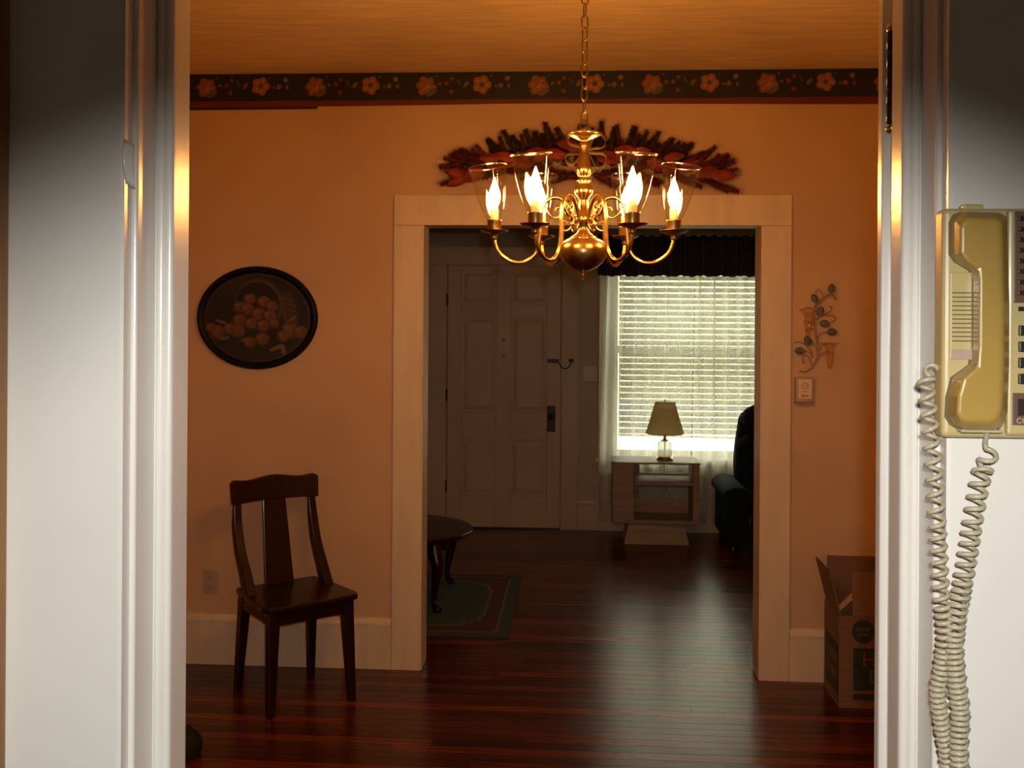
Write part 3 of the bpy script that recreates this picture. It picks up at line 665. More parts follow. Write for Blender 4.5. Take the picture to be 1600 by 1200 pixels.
# ------------------------------------------------------------------ dining chair
chx = thing('dining_chair', 'dark cherry wood side chair with a solid back splat by the wall', 'chair', (-1.222, 4.376, 0), math.radians(40), world=False)
SH = 0.450
seat_poly = []
for x, y in [(-0.185, 0.185), (-0.205, 0.0), (-0.215, -0.17), (-0.200, -0.205), (-0.1, -0.215), (0.1, -0.215), (0.200, -0.205), (0.215, -0.17), (0.205, 0.0), (0.185, 0.185)]: seat_poly.append((x, y))
MB().prism(seat_poly, SH-0.024, SH).build('seat', M_darkwood, chx, bevel=0.008, seg=3)
ap = MB().box((-0.165, -0.175, SH-0.085), (0.165, -0.155, SH-0.024)).box((-0.165, 0.145, SH-0.085), (0.165, 0.165, SH-0.024)) \
    .box((-0.175, -0.16, SH-0.085), (-0.155, 0.15, SH-0.024)).box((0.155, -0.16, SH-0.085), (0.175, 0.15, SH-0.024)).build('seat_apron', M_darkwood, chx)
def leg(tx, ty, bx, by, wt, wb):
    def q(cx, cy, w_, z): return [(cx-w_, cy-w_, z), (cx+w_, cy-w_, z), (cx+w_, cy+w_, z), (cx-w_, cy+w_, z)]
    MB().hexa(q(bx, by, wb, 0.0), q(tx, ty, wt, SH-0.024)).build('leg', M_darkwood, chx, bevel=0.003)
leg(-0.165, -0.165, -0.180, -0.178, 0.024, 0.015); leg(0.165, -0.165, 0.185, -0.182, 0.024, 0.015)
leg(-0.155, 0.155, -0.172, 0.192, 0.023, 0.015); leg(0.155, 0.155, 0.172, 0.192, 0.023, 0.015)
def sweep(pts, wx, wy):
    """rectangular bar through the points; wx, wy half sizes per point"""
    b = MB(); vs = []
    for p, a, c in zip(pts, wx, wy): vs += [(p[0]-a, p[1]-c, p[2]), (p[0]+a, p[1]-c, p[2]), (p[0]+a, p[1]+c, p[2]), (p[0]-a, p[1]+c, p[2])]
    m = len(pts); fs = [(i*4+k, i*4+(k+1) % 4, i*4+4+(k+1) % 4, i*4+4+k) for i in range(m-1) for k in range(4)] + [(3, 2, 1, 0), tuple((m-1)*4+k for k in range(4))]
    return b.add(vs, fs, False)
def backy(z): return float(np.interp(z, [0.43, 0.50, 0.57, 0.64, 0.72, 0.80, 0.92], [0.040, 0.082, 0.134, 0.174, 0.196, 0.206, 0.222]))
for s_ in (-1, 1):
    pts = spline([(s_*0.178, backy(0.44), SH-0.01), (s_*0.177, backy(0.52), 0.52), (s_*0.178, backy(0.62), 0.62), (s_*0.178, backy(0.72), 0.72), (s_*0.176, backy(0.78), 0.78), (s_*0.174, backy(0.83)-0.002, 0.83)], 5)
    sweep(pts, [0.020-0.003*i/(len(pts)-1) for i in range(len(pts))], [0.036-0.026*min(1, 1.15*i/(len(pts)-1)) for i in range(len(pts))]).build('back_post', M_darkwood, chx, bevel=0.004)
pts = [(0, 0.152+(backy(0.85)-0.140)*(z-0.445)/0.405, z) for z in np.linspace(SH-0.005, 0.85, 9)]
sweep(pts, [0.068-0.016*i/8 for i in range(9)], [0.007]*9).build('back_splat', M_darkwood, chx, bevel=0.003)
top = []
for i in range(25):
    u = -1+2*i/24; x = 0.206*u
    top.append((x, 0.900 + 0.018*math.exp(-(u/0.45)**2) + 0.010*math.exp(-((abs(u)-0.93)/0.22)**2) - (0.010 if abs(u) > 0.99 else 0)))
bot = [(x, 0.806 + 0.006*(1-(x/0.206)**2)) for x in np.linspace(0.202, -0.202, 9)]
cr = MB(); ring = top + bot; m_ = len(ring)
def cy(x, z): return backy(z) + 0.020*(1-(x/0.21)**2) - 0.012
vs_ = [(x, cy(x, z)-0.012, z) for x, z in ring] + [(x, cy(x, z)+0.012, z) for x, z in ring]
cr.add(vs_, [(i, (i+1) % m_, m_+(i+1) % m_, m_+i) for i in range(m_)])
# caps as strips between top and bottom outlines
def strip(off):
    f_ = []
    for i in range(24):
        j = round(i/24*8); j2 = round((i+1)/24*8)
        a, b_ = i, i+1; c, d_ = m_-1-j, m_-1-j2
        f_.append((off+a, off+b_, off+d_, off+c) if c != d_ else (off+a, off+b_, off+c))
    return f_
k0 = 0
for f_ in strip(0): cr.f.append(f_); cr.smooth.append(False)
for f_ in strip(m_): cr.f.append(f_[::-1]); cr.smooth.append(False)
cr.build('crest_rail', M_darkwood, chx, bevel=0.005)

# ------------------------------------------------------------------ wall outlet, wall box, switch
def plate(name, label, cat, x0, x1, z0, z1, y, m): 
    o = thing(name, label, cat, ((x0+x1)/2, y, z0)); MB().box((x0, y-0.006, z0), (x1, y-0.0003, z1)).build('cover_plate', m, o, bevel=0.003); return o
o = plate('wall_outlet', 'cream electric outlet low on the wall left of the chair', 'outlet', -1.752, -1.680, 0.326, 0.438, YD0, M_plate)
for z in (0.354, 0.402):
    s_ = MB().prism([(-1.716+0.017*math.cos(a), z+0.014*math.sin(a)) for a in [2*PI*k/16 for k in range(16)]], YD0-0.009, YD0-0.006, 'y').build('socket', M_plate, o)
    MB().box((-1.724, YD0-0.0096, z-0.006), (-1.7215, YD0-0.009, z+0.004)).box((-1.7105, YD0-0.0096, z-0.006), (-1.708, YD0-0.009, z+0.004)).build('slot', M_black, s_)
o = plate('light_switch', 'double light switch plate between the front door and the sheer curtain', 'switch', 0.018, 0.128, 1.128, 1.245, YL0, M_plate)
for x in (0.048, 0.098): MB().box((x-0.005, YL0-0.016, 1.177), (x+0.005, YL0-0.006, 1.196)).build('toggle', M_plate, o, bevel=0.001)
o = thing('wall_thermostat', 'small tan plastic box on the wall right of the passage', 'thermostat', (1.004, YD0, 1.252))
MB().box((0.961, YD0-0.030, 1.256), (1.043, YD0-0.0003, 1.368)).build('housing', M_plate, o, bevel=0.006)
fp = MB().box((0.973, YD0-0.0325, 1.272), (1.033, YD0-0.030, 1.358)).build('face_plate', M_trim, o, bevel=0.002)
b = MB().tube([(1.003+0.014*math.cos(a), YD0-0.0335, 1.330+0.014*math.sin(a)) for a in [2*PI*k/16 for k in range(16)]], 0.0014, 5, closed=True)
b.tube([(0.994, YD0-0.0335, 1.336), (1.003, YD0-0.0335, 1.324), (1.012, YD0-0.0335, 1.336)], 0.0014, 5).tube([(0.992, YD0-0.0335, 1.304), (1.014, YD0-0.0335, 1.304)], 0.0012, 5).box((0.988, YD0-0.0335, 1.281), (1.018, YD0-0.0325, 1.289))
b.build('emblem', M_rust, fp)
b = MB().box((0.961, YD0-0.034, 1.249), (1.043, YD0-0.0003, 1.256)).build('lower_lip', M_rust, o, bevel=0.002)

# ------------------------------------------------------------------ vine candle sconce
VX, VZ = 1.03, 1.58
so_ = thing('vine_sconce', 'rusty metal vine wall sconce with dark leaves and two glass cups', 'sconce', (1.03, YD0, 1.40))
def wx(px_): return 0.955 + (px_-1240)*0.00285       # metres along the wall
def wz(py_): return 1.783 - (py_-445)*0.00286
def vine(pts, y=0.022, r=0.0035): return MB().tube(spline([(wx(a), YD0-y, wz(b_)) for a, b_ in pts], 6), r, 6)
vine([(1249, 581), (1258, 581), (1268, 574), (1276, 560), (1277, 545), (1274, 525), (1270, 500), (1271, 482), (1280, 470), (1292, 461), (1300, 462), (1305, 469)], r=0.0045).build('main_stem', M_rust, so_)
for pts in [[(1273, 480), (1283, 466), (1281, 456), (1276, 453), (1272, 458)], [(1272, 500), (1283, 494), (1295, 487), (1298, 480), (1293, 479)], [(1290, 493), (1300, 494), (1304, 500), (1298, 503)],
            [(1275, 530), (1281, 522), (1290, 519), (1298, 519)], [(1276, 552), (1272, 538), (1264, 530), (1258, 534), (1261, 545)], [(1268, 560), (1266, 548), (1252, 536), (1241, 536)],
            [(1268, 556), (1262, 550), (1252, 549)], [(1268, 573), (1262, 558), (1254, 557), (1254, 567), (1258, 568)], [(1276, 552), (1284, 541), (1290, 538)], [(1277, 556), (1288, 551), (1295, 549)],
            [(1270, 515), (1262, 514), (1258, 519)], [(1270, 485), (1262, 481), (1253, 484), (1248, 485)]]:
    vine(pts, r=0.0030).build('tendril', M_rust, so_)
for k, (a, b_, rot, ln) in enumerate([(1297, 451, 80, 14), (1271, 467, 118, 14), (1280, 487, 85, 15), (1287, 506, -8, 15), (1298, 519, 0, 15), (1261, 533, 112, 15), (1249, 549, 0, 15)]):
    L_ = ln*0.00286/2*1.15; W_ = L_*0.66; ra = math.radians(rot); cx, cz = wx(a), wz(b_)
    def lf(u, v, cx=cx, cz=cz, ra=ra):
        t_ = 2*u-1; wv = W_*(1-abs(t_)**2.2)**0.75 if abs(t_) < 1 else 0; s_ = (2*v-1)*wv
        return (cx + L_*t_*math.cos(ra) - s_*math.sin(ra), YD0-0.026-0.008*(1-t_*t_)+0.010*abs(2*v-1)*(1-abs(t_)), cz + L_*t_*math.sin(ra) + s_*math.cos(ra))
    MB().grid(lf, 10, 6).build('leaf', M_leaf, so_, solid=0.0015)
def cup(px_, y0, y1, flare):
    cx = wx(px_); h0 = wz(y1); h1 = wz(y0); hh = h1-h0
    return MB().lathe([(0.003, 0), (0.008, 0.004), (0.013, hh*0.10), (0.018, hh*0.45), (0.021, hh*0.85), (0.024*flare, hh*0.97), (0.026*flare, hh)], (cx, YD0-0.055, h0), 20)
for a, y0, y1, fl_ in ((1260, 487, 527, 1.3), (1293, 535, 577, 1.7)):
    c_ = cup(a, y0, y1, fl_).build('glass_cup', M_amber, so_)
    cx = wx(a); MB().tube([(cx+0.019*math.cos(q), YD0-0.055+0.019*math.sin(q), (wz(y0)*0.6+wz(y1)*0.4)) for q in [2*PI*k/16 for k in range(16)]], 0.0025, 6, closed=True) \
        .tube([(cx, YD0-0.036, wz(y0)*0.6+wz(y1)*0.4), (cx+0.012*(1 if a < 1275 else -1), YD0-0.022, wz(y0)*0.6+wz(y1)*0.4-0.005)], 0.0025, 6).build('cup_ring', M_rust, so_)

# ------------------------------------------------------------------ cardboard box
BX0, BX1, BY0, BY1, BH = 1.090, 1.53, 4.425, 4.690, 0.385
bx = thing('cardboard_box', 'open cardboard moving box with green print half hidden behind the door frame', 'box', ((BX0+BX1)/2, (BY0+BY1)/2, 0))
T_ = 0.005
MB().box((BX0, BY0, 0), (BX1, BY0+T_, BH)).box((BX0, BY1-T_, 0), (BX1, BY1, BH)).box((BX0, BY0+T_, 0), (BX0+T_, BY1-T_, BH)).box((BX1-T_, BY0+T_, 0), (BX1, BY1-T_, BH)) \
    .box((BX0+T_, BY0+T_, 0), (BX1-T_, BY1-T_, T_)).build('carton', M_card, bx)
def flap(a, b_, d_, nm='flap'):
    a, b_, d_ = Vector(a), Vector(b_), Vector(d_); nrm = (b_-a).cross(d_).normalized()*T_
    MB().hexa([a, b_, b_+nrm, a+nrm], [a+d_, b_+d_, b_+d_+nrm, a+d_+nrm]).build(nm, M_card, bx)
flap((BX0+T_, BY0+0.006, BH+.001), (BX0+T_, BY1-0.006, BH+.001), (-0.045, 0.01, 0.185))
flap((BX1, BY0+0.006, BH+.001), (BX1, BY1-0.006, BH+.001), (0.10, 0, 0.14))
flap((BX0+0.008, BY1-T_, BH+.001), (BX1-0.008, BY1-T_, BH+.001), (0, -0.006, 0.195))
flap((BX0+0.055, BY0, BH+.001), (BX1-0.01, BY0, BH+.001), (0.0, 0.03, 0.18))
# green print on front and left faces
fy = BY0-0.0006
pr = MB().prism([(1.189+0.047*math.cos(a), 0.322+0.050*math.sin(a)) for a in [2*PI*k/28 for k in range(28)]], fy, BY0-0.0001, 'y').build('round_stamp', M_green, bx)
b = MB()
for k in range(5): b.box((1.160+k*0.012, fy-.0004, 0.324), (1.168+k*0.012, fy, 0.338))
for k in range(4): b.box((1.166+k*0.012, fy-.0004, 0.304), (1.174+k*0.012, fy, 0.314))
b.build('stamp_marks', M_cardink, pr)
pr = MB().box((1.148, fy, 0.075), (1.50, BY0-0.0001, 0.252)).box((1.148, fy, 0.035), (1.50, BY0-0.0001, 0.062)).build('green_panel', M_green, bx)
def textmesh(body, size, loc, rot, m, parent, name, ext=0.0003, align='LEFT'):
    cu = bpy.data.curves.new(name, 'FONT'); cu.body = body; cu.size = size; cu.extrude = ext; cu.align_x = align; cu.resolution_u = 2
    tmp = bpy.data.objects.new('t', cu); COL.objects.link(tmp)
    bpy.context.view_layer.update()
    me = bpy.data.meshes.new_from_object(tmp.evaluated_get(bpy.context.evaluated_depsgraph_get())); bpy.data.objects.remove(tmp)
    ob = bpy.data.objects.new(name, me); COL.objects.link(ob); me.materials.clear(); me.materials.append(m)
    ob.parent = parent; o0 = Vector(ORG.get(parent.name, (0, 0, 0)))
    ob.location = Vector(loc)-o0; ob.rotation_euler = rot; return ob
textmesh('H', 0.088, (1.183, fy-.0005, 0.176), (PI/2, 0, 0), M_cardink, pr, 'letter')
textmesh('D', 0.076, (1.212, fy-.0005, 0.108), (PI/2, 0, 0), M_cardink, pr, 'letter')
pr = MB().prism([(BY0+0.008, 0.050), (BY1-0.035, 0.050), (BY1-0.035, 0.262), (BY0+0.008, 0.262)], BX0-0.0007, BX0-0.0001, 'x').build('green_panel', M_green, bx)
b = MB()
for z0, z1 in ((0.17, 0.215), (0.10, 0.145)):
    for k in range(4): b.box((BX0-.0011, BY0+0.04+k*0.045, z0), (BX0-.0007, BY0+0.07+k*0.045, z1))
b.build('side_marks', M_cardink, pr)
st = thing('wooden_stick', 'pale wooden stick leaning inside the cardboard box', 'stick', (1.35, 4.56, T_))
MB().hexa([(1.045+.06, 4.548, .380), (1.063+.06, 4.548, .370), (1.063+.06, 4.568, .370), (1.045+.06, 4.568, .380)], [(1.405, 4.60, .640), (1.423, 4.60, .630), (1.423, 4.62, .630), (1.405, 4.62, .640)]).build('shaft', M_stick, st, bevel=0.002)
MB().hexa([(1.40, 4.575, 0.62), (1.43, 4.575, 0.62), (1.43, 4.60, 0.62), (1.40, 4.60, 0.62)], [(1.41, 4.575, 0.66), (1.44, 4.575, 0.66), (1.44, 4.60, 0.66), (1.41, 4.60, 0.66)]).build('end_cap', M_iron, st)

# black bag at the lower left, behind the kitchen jamb
bgp = [(-1.36, 3.66), (-1.40, 3.60), (-1.55, 3.55), (-1.70, 3.62), (-1.72, 3.80), (-1.58, 3.90), (-1.42, 3.84)]
o = MB().grid(lambda u, v: (lambda a, t: (-1.60 + (0.205+0.012*math.sin(5*a))*t*math.cos(a), 3.72 + (0.17+0.01*math.sin(3*a))*t*math.sin(a),
     max(0.0, 0.12*v if v < 0.3 else 0.036+0.085*math.sin((v-0.3)/0.7*PI/2)+0.006*math.sin(9*a)*(1-v))))(2*PI*u, (0.95+0.05*math.sin(PI*v*1.6)) if v < 0.3 else math.cos((v-0.3)/0.7*PI/2)**0.6), 32, 14).build('black_bag', M_bag)
tag(o, 'black soft bag on the floor at the lower left behind the door jamb', 'bag')

# ================================================================== LIVING ROOM THINGS
# ------------------------------------------------------------------ rug
RX0, RX1, RY0, RY1 = -2.15, -0.355, 5.225, 6.445
rg = thing('area_rug', 'dark green area rug with burgundy band and cream stepped lines under the oval table', 'rug', ((RX0+RX1)/2, (RY0+RY1)/2, 0))
rm = MB().grid(lambda u, v: (RX0+(RX1-RX0)*u, RY0+(RY1-RY0)*v, 0.0095), 300, 204, False).build('woven_top', M_rugm, rg)
MB().box((RX0, RY0, 0.0005), (RX1, RY1, 0.009)).build('backing', M_green, rg)
def rugd(co):
    hx, hy = (RX1-RX0)/2, (RY1-RY0)/2; dx = hx-np.abs(co[:, 0]); dy = hy-np.abs(co[:, 1]); d_ = np.minimum(dx, dy)
    G = np.array((0.045, 0.055, 0.036)); rgb = np.tile(G, (len(dx), 1))
    def band(m_, c): rgb[m_] = c
    band((d_ > 0.060), (0.075, 0.018, 0.016)); band((d_ > 0.060) & (d_ < 0.074), (0.16, 0.11, 0.05))
    def field(off):
        a, b_ = dx-off, dy-off
        return (a > 0) & (b_ > 0) & ~((a < 0.10) & (b_ < 0.055)) & ~((a < 0.055) & (b_ < 0.10)) & ~((a < 0.19) & (b_ < 0.020)) & ~((a < 0.020) & (b_ < 0.19))
    band(field(0.150), (0.17, 0.11, 0.05)); band(field(0.163), (0.038, 0.055, 0.036))
    return rgb
paint(rm, rugd)

# ------------------------------------------------------------------ oval coffee table
TZ = 0.405; TXc, TYc, TA, TB_ = -1.14, 5.92, 0.53, 0.44
ct = thing('coffee_table', 'oval dark cherry coffee table with curved legs on the green rug', 'table', (TXc, TYc, 0.0095))
b = MB(); n = 64; prof = [(0.93, -0.030), (0.965, -0.028), (0.985, -0.022), (0.998, -0.012), (1.0, -0.006), (0.992, -0.001), (0.975, 0.0), (0.5, 0.0), (0.01, 0.0)]
vs_ = [(TXc + TA*p*math.cos(2*PI*k/n), TYc + TB_*p*math.sin(2*PI*k/n), TZ+z) for p, z in prof for k in range(n)]
b.add(vs_, [(i*n+k, i*n+(k+1) % n, (i+1)*n+(k+1) % n, (i+1)*n+k) for i in range(len(prof)-1) for k in range(n)], True).build('top', M_darkwood, ct)
b = MB(); 
vs_ = [(TXc + TA*p*math.cos(2*PI*k/n), TYc + TB_*p*math.sin(2*PI*k/n), z) for p, z in ((0.74, TZ-0.105), (0.76, TZ-0.03), (0.71, TZ-0.03), (0.69, TZ-0.105), (0.74, TZ-0.105)) for k in range(n)]
b.add(vs_, [(i*n+k, i*n+(k+1) % n, (i+1)*n+(k+1) % n, (i+1)*n+k) for i in range(4) for k in range(n)], True).build('apron', M_darkwood, ct)
for sx in (-1, 1):
    for sy in (-1, 1):
        ox, oy = TXc + sx*0.345, TYc + sy*0.275; kx, ky = sx*0.7, sy*0.7
        pts = [(0.0, TZ-0.03), (0.012, TZ-0.09), (0.030, TZ-0.14), (0.026, TZ-0.20), (0.008, TZ-0.28), (0.004, TZ-0.335), (0.018, TZ-0.365), (0.034, 0.028), (0.036, 0.012)]
        P_ = spline([(ox+kx*a, oy+ky*a, z) for a, z in pts], 5); m_ = len(P_)
        ctrl = [0.034, 0.040, 0.036, 0.026, 0.018, 0.015, 0.018, 0.026, 0.024]
        rr = [float(np.interp(i/(m_-1)*8, range(9), ctrl)) for i in range(m_)]
        MB().tube(P_, rr, 10).build('leg', M_darkwood, ct)

# ------------------------------------------------------------------ end table on a flared plinth
EX0, EX1, EY0, EY1, EZ0, EZ1 = 0.235, 0.848, 7.42, 7.745, 0.150, 0.588
et = thing('end_table', 'tan oak end table with cut out back on a flared plinth under the lamp', 'table', ((EX0+EX1)/2, 7.6, 0))
MB().box((EX0-0.006, EY0-0.008, EZ1-0.014), (EX1+0.006, EY1, EZ1)).build('table_top', M_tan, et, bevel=0.003)
MB().box((EX0, EY0, EZ0), (EX0+0.150, EY1-0.01, EZ1-0.014)).build('side_pocket', M_tan, et, bevel=0.002)
MB().box((EX1-0.045, EY0, EZ0), (EX1, EY1-0.01, EZ1-0.014)).build('side_panel', M_tan, et, bevel=0.002)
MB().box((EX0+0.150, EY0, EZ0), (EX1-0.045, EY1-0.01, EZ0+0.028)).build('bottom_board', M_tan, et, bevel=0.002)
sx0, sx1 = EX0+0.152, EX1-0.047
MB().box((sx0, EY0-0.006, 0.425), (sx1, EY1-0.03, 0.452)).build('shelf', M_tan, et, bevel=0.004)
yb = EY1-0.026
def ringframe(z0, z1, hx0, hx1, hz0, hz1): return MB().box((sx0, yb, z0), (hx0, yb+0.016, z1)).box((hx1, yb, z0), (sx1, yb+0.016, z1)).box((hx0, yb, z0), (hx1, yb+0.016, hz0)).box((hx0, yb, hz1), (hx1, yb+0.016, z1))
ringframe(0.178, EZ1-0.0145, 0.440, 0.815, 0.465, 0.548).build('back_board', M_tan, et)
# lower cut out is made by splitting the lower half
for o_ in [c for c in et.children if c.name.startswith('back_board')]: bpy.data.objects.remove(o_)
b = MB(); hx0, hx1 = 0.440, 0.815
for z0, z1 in ((0.178, 0.272), (0.362, 0.466), (0.548, EZ1-0.0145)): b.box((sx0, yb, z0), (sx1, yb+0.016, z1))
for z0, z1 in ((0.272, 0.362), (0.466, 0.548)): b.box((sx0, yb, z0), (hx0, yb+0.016, z1)); b.box((hx1, yb, z0), (sx1, yb+0.016, z1))
b.build('back_board', M_tan, et)
MB().hexa([(0.320, 7.43, 0.0), (0.780, 7.43, 0.0), (0.780, 7.74, 0.0), (0.320, 7.74, 0.0)], [(0.350, 7.48, EZ0-0.008), (0.750, 7.48, EZ0-0.008), (0.750, 7.71, EZ0-0.008), (0.350, 7.71, EZ0-0.008)]).build('plinth', M_tan, et, bevel=0.003)
MB().box((0.356, 7.49, EZ0-0.008), (0.744, 7.70, EZ0)).build('plinth_shadow_strip', M_darkwood, et)  # dark strip standing in for the shadow between plinth and table

# ------------------------------------------------------------------ table lamp
LX, LY, LZ = 0.614, 7.57, EZ1
lp = thing('table_lamp', 'table lamp with tan pleated shade and clear glass base on the end table', 'lamp', (LX, LY, LZ))
MB().lathe([(0, 0), (0.060, 0), (0.062, 0.004), (0.062, 0.014), (0.055, 0.018), (0.054, 0.024), (0.046, 0.028), (0, 0.028)], (LX, LY, LZ), 28).build('foot', M_brass, lp)
MB().lathe([(0.0, 0.028), (0.048, 0.028), (0.050, 0.032), (0.050, 0.120), (0.046, 0.130), (0.028, 0.136), (0, 0.137)], (LX, LY, LZ), 24, rib=0.02, ribs=12).build('glass_body', M_lampglass, lp)
MB().lathe([(0.0, 0.136), (0.026, 0.136), (0.027, 0.141), (0.014, 0.148), (0.009, 0.160), (0.012, 0.166), (0.008, 0.172), (0.007, 0.205), (0, 0.205)], (LX, LY, LZ), 20).build('neck', M_brass, lp)
MB().tube([(LX, LY, LZ+0.03), (LX, LY, LZ+0.136)], 0.004, 8).build('centre_rod', M_brass, lp)
sh = MB(); n = 144
prof = [(0.137, 0.192), (0.103, 0.302), (0.072, 0.413)]
vs_ = [(LX + (r*(1+0.012*(1 if k % 3 == 0 else -0.4)))*math.cos(2*PI*k/n), LY + (r*(1+0.012*(1 if k % 3 == 0 else -0.4)))*math.sin(2*PI*k/n), LZ+z) for r, z in prof for k in range(n)]
sho = sh.add(vs_, [(i*n+k, i*n+(k+1) % n, (i+1)*n+(k+1) % n, (i+1)*n+k) for i in range(2) for k in range(n)], False).build('lamp_shade', M_shade, lp, solid=0.0015)
for r, z in ((0.137, 0.192), (0.072, 0.413)): MB().tube([(LX+r*math.cos(2*PI*k/32), LY+r*math.sin(2*PI*k/32), LZ+z) for k in range(32)], 0.003, 6, closed=True).build('shade_trim', M_tan, sho)
MB().tube([(LX-0.073, LY, LZ+0.40), (LX+0.073, LY, LZ+0.40)], 0.002, 6).tube([(LX, LY, LZ+0.2), (LX, LY, LZ+0.425)], 0.003, 6).ball((LX, LY, LZ+0.43), 0.007).build('harp_and_finial', M_brass, lp)
MB().tube(spline([(LX, LY+0.055, LZ+0.005), (LX+0.005, 7.735, LZ+0.012), (LX+0.01, 7.753, LZ-0.02), (LX+0.02, 7.755, 0.40), (LX+0.05, 7.755, 0.30), (LX+0.16, 7.76, 0.006)], 6), 0.0028, 6).build('power_cord', M_tan, lp)

# ------------------------------------------------------------------ recliner
rc = thing('recliner', 'dark navy upholstered recliner beside the window, cut off by the passage jamb', 'armchair', (1.36, 7.42, 0))
RX0_, RX1_ = 0.935, 1.79
def pad(name, lo, hi, bev=0.05, par=rc, m=M_recliner): return MB().box(lo, hi).build(name, m, par, bevel=bev, seg=4)
for x0, x1 in ((0.990, 1.155), (1.60, 1.77)):
    a = pad('arm_body', (x0+0.005, 7.12, 0.07), (x1, 7.74, 0.40), 0.03)
    b = MB(); xc = (x0+x1)/2-0.006; pr_ = [(xc+0.100*math.cos(t_), 0.408+0.066*math.sin(t_)) for t_ in [2*PI*k/20 for k in range(20)]]
    b.prism(pr_, 7.09, 7.72, 'y', True).build('rolled_arm_pad', M_recliner, a, bevel=0.012, seg=3)
st_ = pad('seat_cushion', (1.157, 7.08, 0.24), (1.598, 7.60, 0.40), 0.05)
pad('front_panel', (1.157, 7.11, 0.07), (1.598, 7.16, 0.238), 0.02)
bk = MB()
def bkf(u, v):
    z = 0.38 + 0.60*v; a = 2*PI*u
    hw = 0.235 + 0.015*math.sin(PI*min(1, v/0.55)) - 0.05*max(0, v-0.55)/0.45 - (0.10*max(0, (v-0.85)/0.15)**2)
    hd = 0.10*(1-0.35*v) ; 
    ca, sa = math.cos(a), math.sin(a); e = 0.55
    return (1.3625 + hw*math.copysign(abs(ca)**e, ca)*(1 if v < 1 else 0.0), 7.60 + 0.075*v + hd*math.copysign(abs(sa)**e, sa)*(1-0.6*max(0, (v-0.9)/0.1)) - 0.02*math.sin(PI*v*2.0), z)
bk.grid(bkf, 40, 20).build('backrest', M_recliner, rc)
for z0, z1 in ((0.585, 0.80), (0.80, 0.985)):
    MB().ball((1.3625, 7.60+0.06*(z0-0.45), (z0+z1)/2), ((0.228 if z0 < 0.7 else 0.20), 0.115, (z1-z0)/2+0.02), 24, 14).build('back_pillow', M_recliner, rc)
for x in (1.05, 1.72):
    for y in (7.18, 7.68): MB().lathe([(0.022, 0.0), (0.026, 0.01), (0.030, 0.075), (0.0, 0.075)], (x, y, 0), 12).build('foot', M_darkwood, rc)

# ================================================================== KITCHEN: WALL TELEPHONE
YF = 1.170
def ux(p, y=None): return (0.398 + (p-1474)*0.000706)*((y or YF)/YF)
def uz(p, y=None): return EYE + (1.765 - (p-330)*0.000706 - EYE)*((y or YF)/YF)
PH0 = thing('wall_telephone', 'beige wall telephone with mustard handset and long coiled cord', 'telephone', (0.49, YK0, 1.50))
body = MB().box((ux(1474), YF, uz(684)), (ux(1474)+0.205, YK0-0.0005, uz(326))).build('phone_base', M_base, PH0, bevel=0.006, seg=3)
MB().box((ux(1506), YF+0.004, uz(326)-0.001), (ux(1538), YF+0.018, uz(319))).build('top_tab', M_base, body, bevel=0.002)
# raised strip between handset cradle and keypad, and bottom ledge
MB().box((ux(1573, 1.16), YF-0.010, uz(679, 1.16)), (ux(1474)+0.203, YF+0.001, uz(329, 1.16))).build('keypad_deck', M_base, PH0, bevel=0.003)
# cradle floor slightly darker outline around the handset
def outline(y, grow=0.0):
    p = [(1484, 350), (1490, 338), (1500, 334), (1560, 336), (1567, 345), (1569, 420), (1571, 480), (1571, 570), (1569, 640), (1562, 664), (1548, 670), (1500, 670), (1487, 662), (1480, 650), (1481, 618), (1488, 588), (1515, 568), (1517, 540), (1517, 440), (1515, 426), (1492, 412), (1484, 400)]
    cx, cz = 1527, 503
    return [(ux(a + (grow if a > cx else -grow) - (6 if a > cx else 0)), uz(b_ + (grow if b_ > cz else -grow))) for a, b_ in p]
MB().prism(outline(0, 2.0), YF-0.0015, YF+0.001, 'y').build('cradle_recess', M_slot, PH0)
back_ = outline(0); YH = YF-0.036
front_px = [(1500, 356), (1504, 346), (1512, 342), (1556, 343), (1562, 350), (1564, 420), (1566, 480), (1566, 570), (1564, 636), (1558, 654), (1548, 659), (1512, 659), (1502, 654), (1497, 645), (1498, 618), (1505, 592), (1526, 572), (1528, 542), (1528, 438), (1526, 422), (1508, 408), (1500, 396)]
nb = len(back_); hm = MB()
hm.add([(x, YF-0.002, z) for x, z in back_] + [(x, YF-0.020, z) for x, z in back_] + [(ux(a, YH), YH, uz(b_, YH)) for a, b_ in front_px],
       [(r0*nb+i, r0*nb+(i+1) % nb, (r0+1)*nb+(i+1) % nb, (r0+1)*nb+i) for r0 in (0, 1) for i in range(nb)] + [tuple(range(nb))[::-1], tuple(range(2*nb, 3*nb))])
hs = hm.build('handset', M_hand, PH0, bevel=0.004, seg=3)
MB().box((ux(1493), YF-0.020, uz(673)), (ux(1556), YF-0.004, uz(668))).build('mouthpiece_end', M_cord, hs, bevel=0.002)
